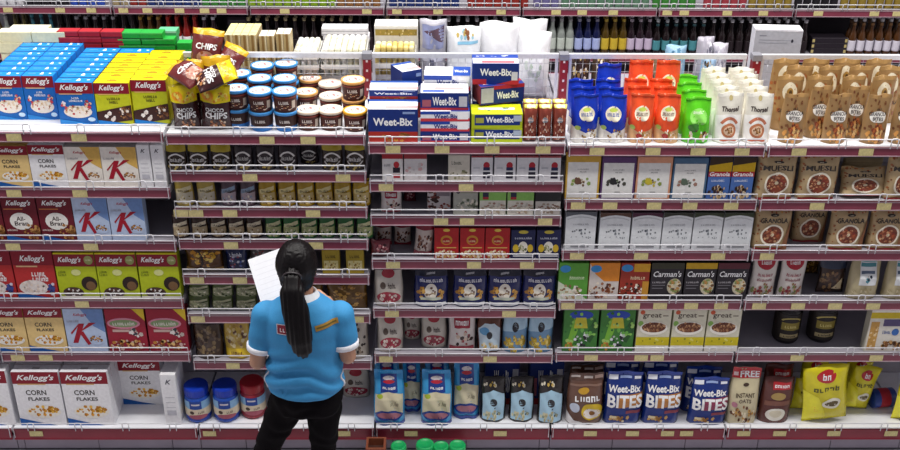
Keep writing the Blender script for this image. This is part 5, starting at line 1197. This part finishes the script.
def solid(bm, name, voxel, smooth, m, parent=None, disp=None):
    bmesh.ops.recalc_face_normals(bm, faces=bm.faces[:])
    me = bpy.data.meshes.new(name); bm.to_mesh(me); bm.free()
    o = bpy.data.objects.new(name, me); COL.objects.link(o)
    r = o.modifiers.new('r', 'REMESH'); r.mode = 'VOXEL'; r.voxel_size = voxel; r.use_smooth_shade = True
    s = o.modifiers.new('s', 'SMOOTH'); s.factor = .5; s.iterations = smooth
    dg = bpy.context.evaluated_depsgraph_get()
    me2 = bpy.data.meshes.new_from_object(o.evaluated_get(dg))
    bpy.data.objects.remove(o); bpy.data.meshes.remove(me)
    if disp:
        for v in me2.vertices: v.co = v.co + v.normal * disp(v.co)
    me2.materials.clear(); me2.materials.append(m)
    for p in me2.polygons: p.use_smooth = True
    me2.name = name
    return ob(name, me2, parent)
PY = -.60
PX = hit(302.5, 310, PY).x
SKIN = mat('b98a70', .5, var=.04)
body_bm = bmesh.new()
hc = Vector((-.018, .045, 1.458))     # head centre
ellipsoid(body_bm, hc, (.072, .088, .105)); ellipsoid(body_bm, hc + Vector((0, .03, -.05)), (.055, .062, .062))
capsule(body_bm, hc + Vector((0, .088, .0)), hc + Vector((0, .102, -.028)), .009, .013)      # nose
for s in (-1, 1):
    ellipsoid(body_bm, hc + Vector((s * .076, .0, -.018)), (.010, .018, .030), 10, 8)      # ears
    capsule(body_bm, hc + Vector((s * .0, .082, -.066)), hc + Vector((s * .018, .078, -.064)), .007, .005)   # lips
capsule(body_bm, (0, .01, 1.26), (-.006, .03, 1.42), .058, .05)
loft(body_bm, [(0, 0, .80, .128, .095), (0, 0, .92, .14, .10), (0, 0, 1.05, .135, .095), (0, 0, 1.18, .15, .095), (0, 0, 1.27, .14, .075), (0, .005, 1.31, .07, .06)])
SHL, SHR = Vector((-.165, 0, 1.235)), Vector((.165, 0, 1.235))
ELL, ELR = Vector((-.218, -.015, .985)), Vector((.196, -.02, 1.02))
WRL, WRR = Vector((-.208, .196, 1.160)), Vector((.100, .150, 1.200))
for sh, el, wr in ((SHL, ELL, WRL), (SHR, ELR, WRR)):
    capsule(body_bm, sh, el, .046, .038); capsule(body_bm, el, wr, .037, .025)
def hand(wr, fwd, up, side, curl):
    """palm, four unequal fingers and a thumb; fwd = along the palm, up = back of the hand, side = towards the thumb"""
    fwd = fwd.normalized(); side = (side - fwd * side.dot(fwd)).normalized(); up = fwd.cross(side).normalized()
    if curl < 0: up = -up; curl = -curl
    P = lambda f, s, u: wr + fwd * f + side * s + up * u
    for s in (-.030, -.010, .010, .030): capsule(body_bm, P(.0, s * .6, 0), P(.076, s, 0), .012, .0098, 10, 4)
    for s, L in ((-.033, .055), (-.011, .068), (.011, .072), (.033, .064)):
        a = P(.08, s, 0); c1 = curl
        b = a + (fwd * math.cos(c1) - up * math.sin(c1)) * L * .45
        c = b + (fwd * math.cos(2 * c1) - up * math.sin(2 * c1)) * L * .32
        d = c + (fwd * math.cos(2.8 * c1) - up * math.sin(2.8 * c1)) * L * .25
        capsule(body_bm, a, b, .0082, .0077, 8, 3); capsule(body_bm, b, c, .0077, .0072, 8, 3); capsule(body_bm, c, d, .0072, .0062, 8, 3)
    a = P(.02, .026, -.004); b = P(.05, .05, -.014); c = P(.078, .052, -.028)
    capsule(body_bm, a, b, .012, .0095, 8, 3); capsule(body_bm, b, c, .0095, .008, 8, 3)
hand(WRL, Vector((.94, .14, .31)), None, Vector((-.326, .628, .705)), -.22)      # under the board
hand(WRR, Vector((-1, .0, .15)), None, Vector((-.2, .628, .705)), -.6)            # closed on the pen
for s, kx in ((-1, -.222), (1, .055)):
    capsule(body_bm, (s * .085 - .008, 0, .80), (kx, .01, .45), .070, .048); capsule(body_bm, (kx, .01, .45), (kx * 1.05, -.02, .10), .052, .036)
    capsule(body_bm, (kx * 1.05, -.02, .06), (kx * 1.12, .12, .035), .036, .03)
woman = solid(body_bm, 'person', .0042, 3, SKIN)
woman.location = (PX, PY, 0)
tag(woman, 'woman in blue polo shirt with black ponytail, back turned, holding a white sheet', 'person')
# shirt
SHIRT = mat('358dc4', .75, var=.05, bump=.25, scale=240)
sb = bmesh.new()
loft(sb, [(-.006, -.005, .85, .176, .142), (-.006, -.005, .875, .177, .142), (-.006, -.002, .93, .174, .134), (-.004, 0, 1.0, .168, .122), (0, 0, 1.08, .163, .118), (0, -.002, 1.17, .172, .118), (0, 0, 1.235, .172, .105), (0, .004, 1.285, .135, .085), (0, .01, 1.325, .075, .068)])
for sh, el in ((SHL, ELL), (SHR, ELR)):
    e2 = sh.lerp(el, .56); capsule(sb, sh + Vector((0, 0, -.008)), e2, .066, .060)
def folds(p):
    k = max(0, min(1, (1.14 - p.z) / .14)) * max(0, min(1, (p.z - .84) / .05))
    back = 1 if p.y < 0 else .4
    f = .011 * math.sin(62 * p.z + 16 * abs(p.x - .03) + 6 * noise.noise(p * 5)) * (.35 + .65 * abs(noise.noise(p * 4 + Vector((3, 1, 2))))) * 1.5 * k * back
    f += .004 * noise.noise(p * 14)
    f += .006 * math.sin(30 * (p.x + .4 * p.z)) * max(0, min(1, (p.z - 1.08) / .06)) * max(0, min(1, (1.2 - p.z) / .05)) * (.5 if abs(p.x) > .07 else .15)
    return f
shirt = solid(sb, 'polo_shirt', .008, 6, SHIRT, woman, folds)
bv = BVHTree.FromPolygons([v.co.copy() for v in shirt.data.vertices], [tuple(p.vertices) for p in shirt.data.polygons])
# white cuffs
for sh, el in ((SHL, ELL), (SHR, ELR)):
    e2 = sh.lerp(el, .56); t = (el - sh).normalized(); c = e2 + t * .046
    mb = MB(); ring = []
    u = t.orthogonal().normalized(); w = t.cross(u); N = 28; vs = []
    for (off, r) in ((-.020, .0585), (-.018, .0625), (.006, .0600), (.008, .0560), (.0, .040), (-.020, .040)):
        for k in range(N): a = 2 * math.pi * k / N; vs.append(c + t * (off - .006) + (u * math.cos(a) + w * math.sin(a)) * r)
    fs = [(i * N + k, i * N + (k + 1) % N, ((i + 1) % 6) * N + (k + 1) % N, ((i + 1) % 6) * N + k) for i in range(6) for k in range(N)]
    mb.add(vs, fs, mat('e9e9ee', .7), True); build(mb, 'cuff', woman)
# collar
mb = MB(); N = 32; vs = []
for (r1, z) in ((.062, 1.345), (.066, 1.348), (.088, 1.302), (.092, 1.292), (.086, 1.290), (.058, 1.33)):
    for k in range(N):
        a = 2 * math.pi * k / N
        vs.append((-.004 + r1 * 1.06 * math.cos(a), .012 + r1 * .92 * math.sin(a), z + (.018 if r1 < .075 else .004) * (-math.sin(a)) * .4))
fs = [(i * N + k, i * N + (k + 1) % N, ((i + 1) % 6) * N + (k + 1) % N, ((i + 1) % 6) * N + k) for i in range(6) for k in range(N)]
mb.add(vs, fs, mat('c9cdd4', .7), True); build(mb, 'collar', shirt)
# side piping
for s in (-1, 1):
    pts = []
    for k in range(10):
        z = .842 + k * .012
        hitp = bv.ray_cast(Vector((s * .4, -.03, z)), Vector((-s, 0, 0)))
        if hitp[0]: pts.append(hitp[0] + Vector((s * .001, 0, 0)))
    if len(pts) > 3:
        mb = MB(); mb.tube(pts, .006, mat('e6e6ea', .7), 6); build(mb, 'side_piping', shirt)
# badges on the back
def on_back(name, art, cx, cz, w, h, tilt):
    def surf(a, b):
        x = (a - .5) * w; z = (b - .5) * h
        X = cx + x * math.cos(tilt) - z * math.sin(tilt); Z = cz + x * math.sin(tilt) + z * math.cos(tilt)
        q = bv.ray_cast(Vector((X, -.6, Z)), Vector((0, 1, 0)))
        p = q[0] if q[0] else Vector((X, -.12, Z))
        return p + Vector((0, -.002, 0)), (0, -1, 0)
    return ob(name, print_mesh(name, art, surf, (8, 4)), shirt)
bx = lambda px, py: (hit(px, py, PY - .12).x - PX, hit(px, py, PY - .12).z)
c1 = bx(286, 332); c2 = bx(326, 329)
on_back('red_badge', [('r', 'e0d8dc', 0, 0, 1, 1), ('r', '8a2a3c', .03, .06, .97, .94), ('t', 'f0e8ea', 'vom', .45, .5, .6, .5, .1, .03)], c1[0], c1[1], .088, .048, 0)
on_back('gold_badge', [('r', 'a8823a', 0, 0, 1, 1), ('r', '6a5a2a', .06, .35, .94, .65)], c2[0], c2[1], .10, .026, .2)
# trousers
tb = bmesh.new()
loft(tb, [(0, 0, .73, .150, .120), (0, 0, .80, .165, .128), (0, 0, .90, .150, .112), (0, 0, .94, .142, .105)])
for s, kx in ((-1, -.222), (1, .055)):
    capsule(tb, (s * .078 - .006, 0, .78), (kx, .01, .45), .092, .060); capsule(tb, (kx, .01, .45), (kx * 1.05, -.015, .10), .060, .052)
solid(tb, 'trousers', .009, 5, mat('0b080b', .9, var=.1, bump=.2, scale=90, spec=.1), woman, lambda p: .004 * noise.noise(p * 16) + .003 * math.sin(60 * p.z + 6 * noise.noise(p * 8)))
for s, kx in ((-1, -.222), (1, .055)):
    q = bmesh.new(); capsule(q, (kx * 1.05, -.035, .045), (kx * 1.13, .13, .035), .046, .040)
    for v in q.verts: v.co.z = max(v.co.z, .002)
    solid(q, 'shoe', .008, 2, mat('1a181c', .5), woman)
# hair: cap, ponytail, tie
HAIR = mat('0b0709', .42, var=.25, bump=.12, scale=12, stretch=(14, 14, 1.2), spec=.22)
hb = bmesh.new()
ellipsoid(hb, hc + Vector((0, -.012, .012)), (.092, .100, .114)); ellipsoid(hb, hc + Vector((0, -.035, -.05)), (.076, .066, .075))
for v in list(hb.verts):
    pass
# leave the face free
me_h = None
hair = solid(hb, 'hair', .006, 3, HAIR, woman, lambda p: .0018 * math.sin(150 * math.atan2(p.x - hc.x, p.y - hc.y)) + .002 * noise.noise(p * 20))
rm = [v.index for v in hair.data.vertices if v.co.y > hc.y + .055 and v.co.z < hc.z + .055]
bm_ = bmesh.new(); bm_.from_mesh(hair.data); bm_.verts.ensure_lookup_table(); bmesh.ops.delete(bm_, geom=[bm_.verts[i] for i in rm], context='VERTS'); bm_.to_mesh(hair.data); bm_.free()
pb = bmesh.new()
pt = [(-.024, -.052, 1.475), (-.024, -.085, 1.455), (-.022, -.112, 1.41), (-.010, -.138, 1.33), (.0, -.152, 1.26), (.006, -.158, 1.20), (.012, -.162, 1.15), (.018, -.164, 1.115)]
pr_ = [.030, .040, .052, .058, .060, .056, .042, .016]
for i in range(len(pt) - 1): capsule(pb, pt[i], pt[i + 1], pr_[i], pr_[i + 1])
for v in pb.verts:
    k = max(0, min(1, (1.46 - v.co.z) / .1)); v.co.y = v.co.y * (1 - .0 * k)
    cy = -.150; v.co.y = cy + (v.co.y - cy) * (1 - .35 * k)
pony = solid(pb, 'ponytail', .006, 3, HAIR, woman, lambda p: .0028 * math.sin(330 * p.x + 9 * p.z) + .003 * noise.noise(p * Vector((60, 60, 8)).length * .02))
mb = MB(); N = 20; vs = []
for k in range(N):
    a = 2 * math.pi * k / N
    for q in range(6):
        b = 2 * math.pi * q / 6; R_ = .037 + .006 * math.cos(b)
        vs.append((-.024 + R_ * math.cos(a), -.074 + .008 * math.sin(b) - .5 * R_ * math.sin(a), 1.466 + R_ * math.sin(a) * .85))
mb.add(vs, [(k * 6 + q, ((k + 1) % N) * 6 + q, ((k + 1) % N) * 6 + (q + 1) % 6, k * 6 + (q + 1) % 6) for k in range(N) for q in range(6)], mat('2a2428', .5), True)
build(mb, 'hair_tie', woman)
for s in (-1, 1):
    q = MB(); q.lathe([(.001, -.010), (.007, -.007), (.010, 0), (.007, .007), (.001, .010)], mat('f0ece8', .2), 14, tuple(hc + Vector((s * .03, .073, .004)))); ey = build(q, 'eye', woman)
    q = MB(); q.lathe([(.001, -.005), (.0045, -.003), (.005, 0), (.0045, .003), (.001, .005)], mat('1a1210', .2), 10, tuple(hc + Vector((s * .03, .0790, .002)))); build(q, 'iris', ey)
    q = MB(); q.tube([hc + Vector((s * .014, .084, .029)), hc + Vector((s * .03, .080, .032)), hc + Vector((s * .046, .068, .027))], .0028, HAIR, 6); build(q, 'eyebrow', woman)
    q = MB(); q.lathe([(.001, -.006), (.004, -.004), (.006, 0), (.004, .004), (.001, .006)], mat('d8c8d8', .15, metal=.6), 8, tuple(hc + Vector((s * .084, .0, -.05)))); build(q, 'earring', woman)
q = MB(); q.tube([hc + Vector((x_, y_, -.064)) for x_, y_ in ((-.022, .080), (-.008, .0895), (.0, .0905), (.008, .0895), (.022, .080))], .0042, mat('9a4a48', .4), 7, [.002, .0045, .0048, .0045, .002]); build(q, 'lips', woman)
# the sheet on its board, held in front of her
A = hit(248, 260, -.30); Bq = hit(290, 245, -.27); Dq = hit(264.5, 304, -.44)
ux = (Bq - A).normalized(); uy = (Dq - A); uy = (uy - ux * uy.dot(ux)).normalized(); un = ux.cross(uy).normalized()
if un.dot(CAM - A) < 0: un = -un
Ww, Hh = .205, .285
def sheet(name, w, h, t, off, m, parent=None):
    mb = MB(); vs = []
    for zt in (off, off + t):
        for (a, b) in ((0, 0), (w, 0), (w, h), (0, h)): vs.append(A + ux * a + uy * b + un * zt)
    f = [(0, 1, 2, 3), (7, 6, 5, 4), (0, 4, 5, 1), (1, 5, 6, 2), (2, 6, 7, 3), (3, 7, 4, 0)]
    mb.add(vs, f, m); return build(mb, name, parent)
board = sheet('clipboard', Ww, Hh, .003, 0, mat('b8bac0', .4))
tag(board, 'white sheets on a board held in front of the woman', 'clipboard')
sheet('paper_sheet', Ww - .002, Hh - .002, .0012, .0032, mat('e2e3e8', .6, var=.02), board)
for k in range(9):
    y0 = .035 + k * .025
    mb = MB(); vs = [A + ux * a + uy * b + un * .0046 for a, b in ((.02, y0), (.185, y0), (.185, y0 + .0015), (.02, y0 + .0015))]
    mb.add(vs, [(0, 1, 2, 3)], mat('cfd0d6', .6)); build(mb, 'ruled_line', board)
# pen in her right hand
pa = A + ux * .16 + uy * .255 + un * .0115; pb_ = pa + Vector((.06, -.045, .085))
mb = MB(); mb.tube([pa, pa.lerp(pb_, .1), pb_], .004, mat('2a2a30', .3), 8, [.001, .004, .004]); pen = build(mb, 'pen')
tag(pen, 'dark pen held over the white sheet', 'pen')
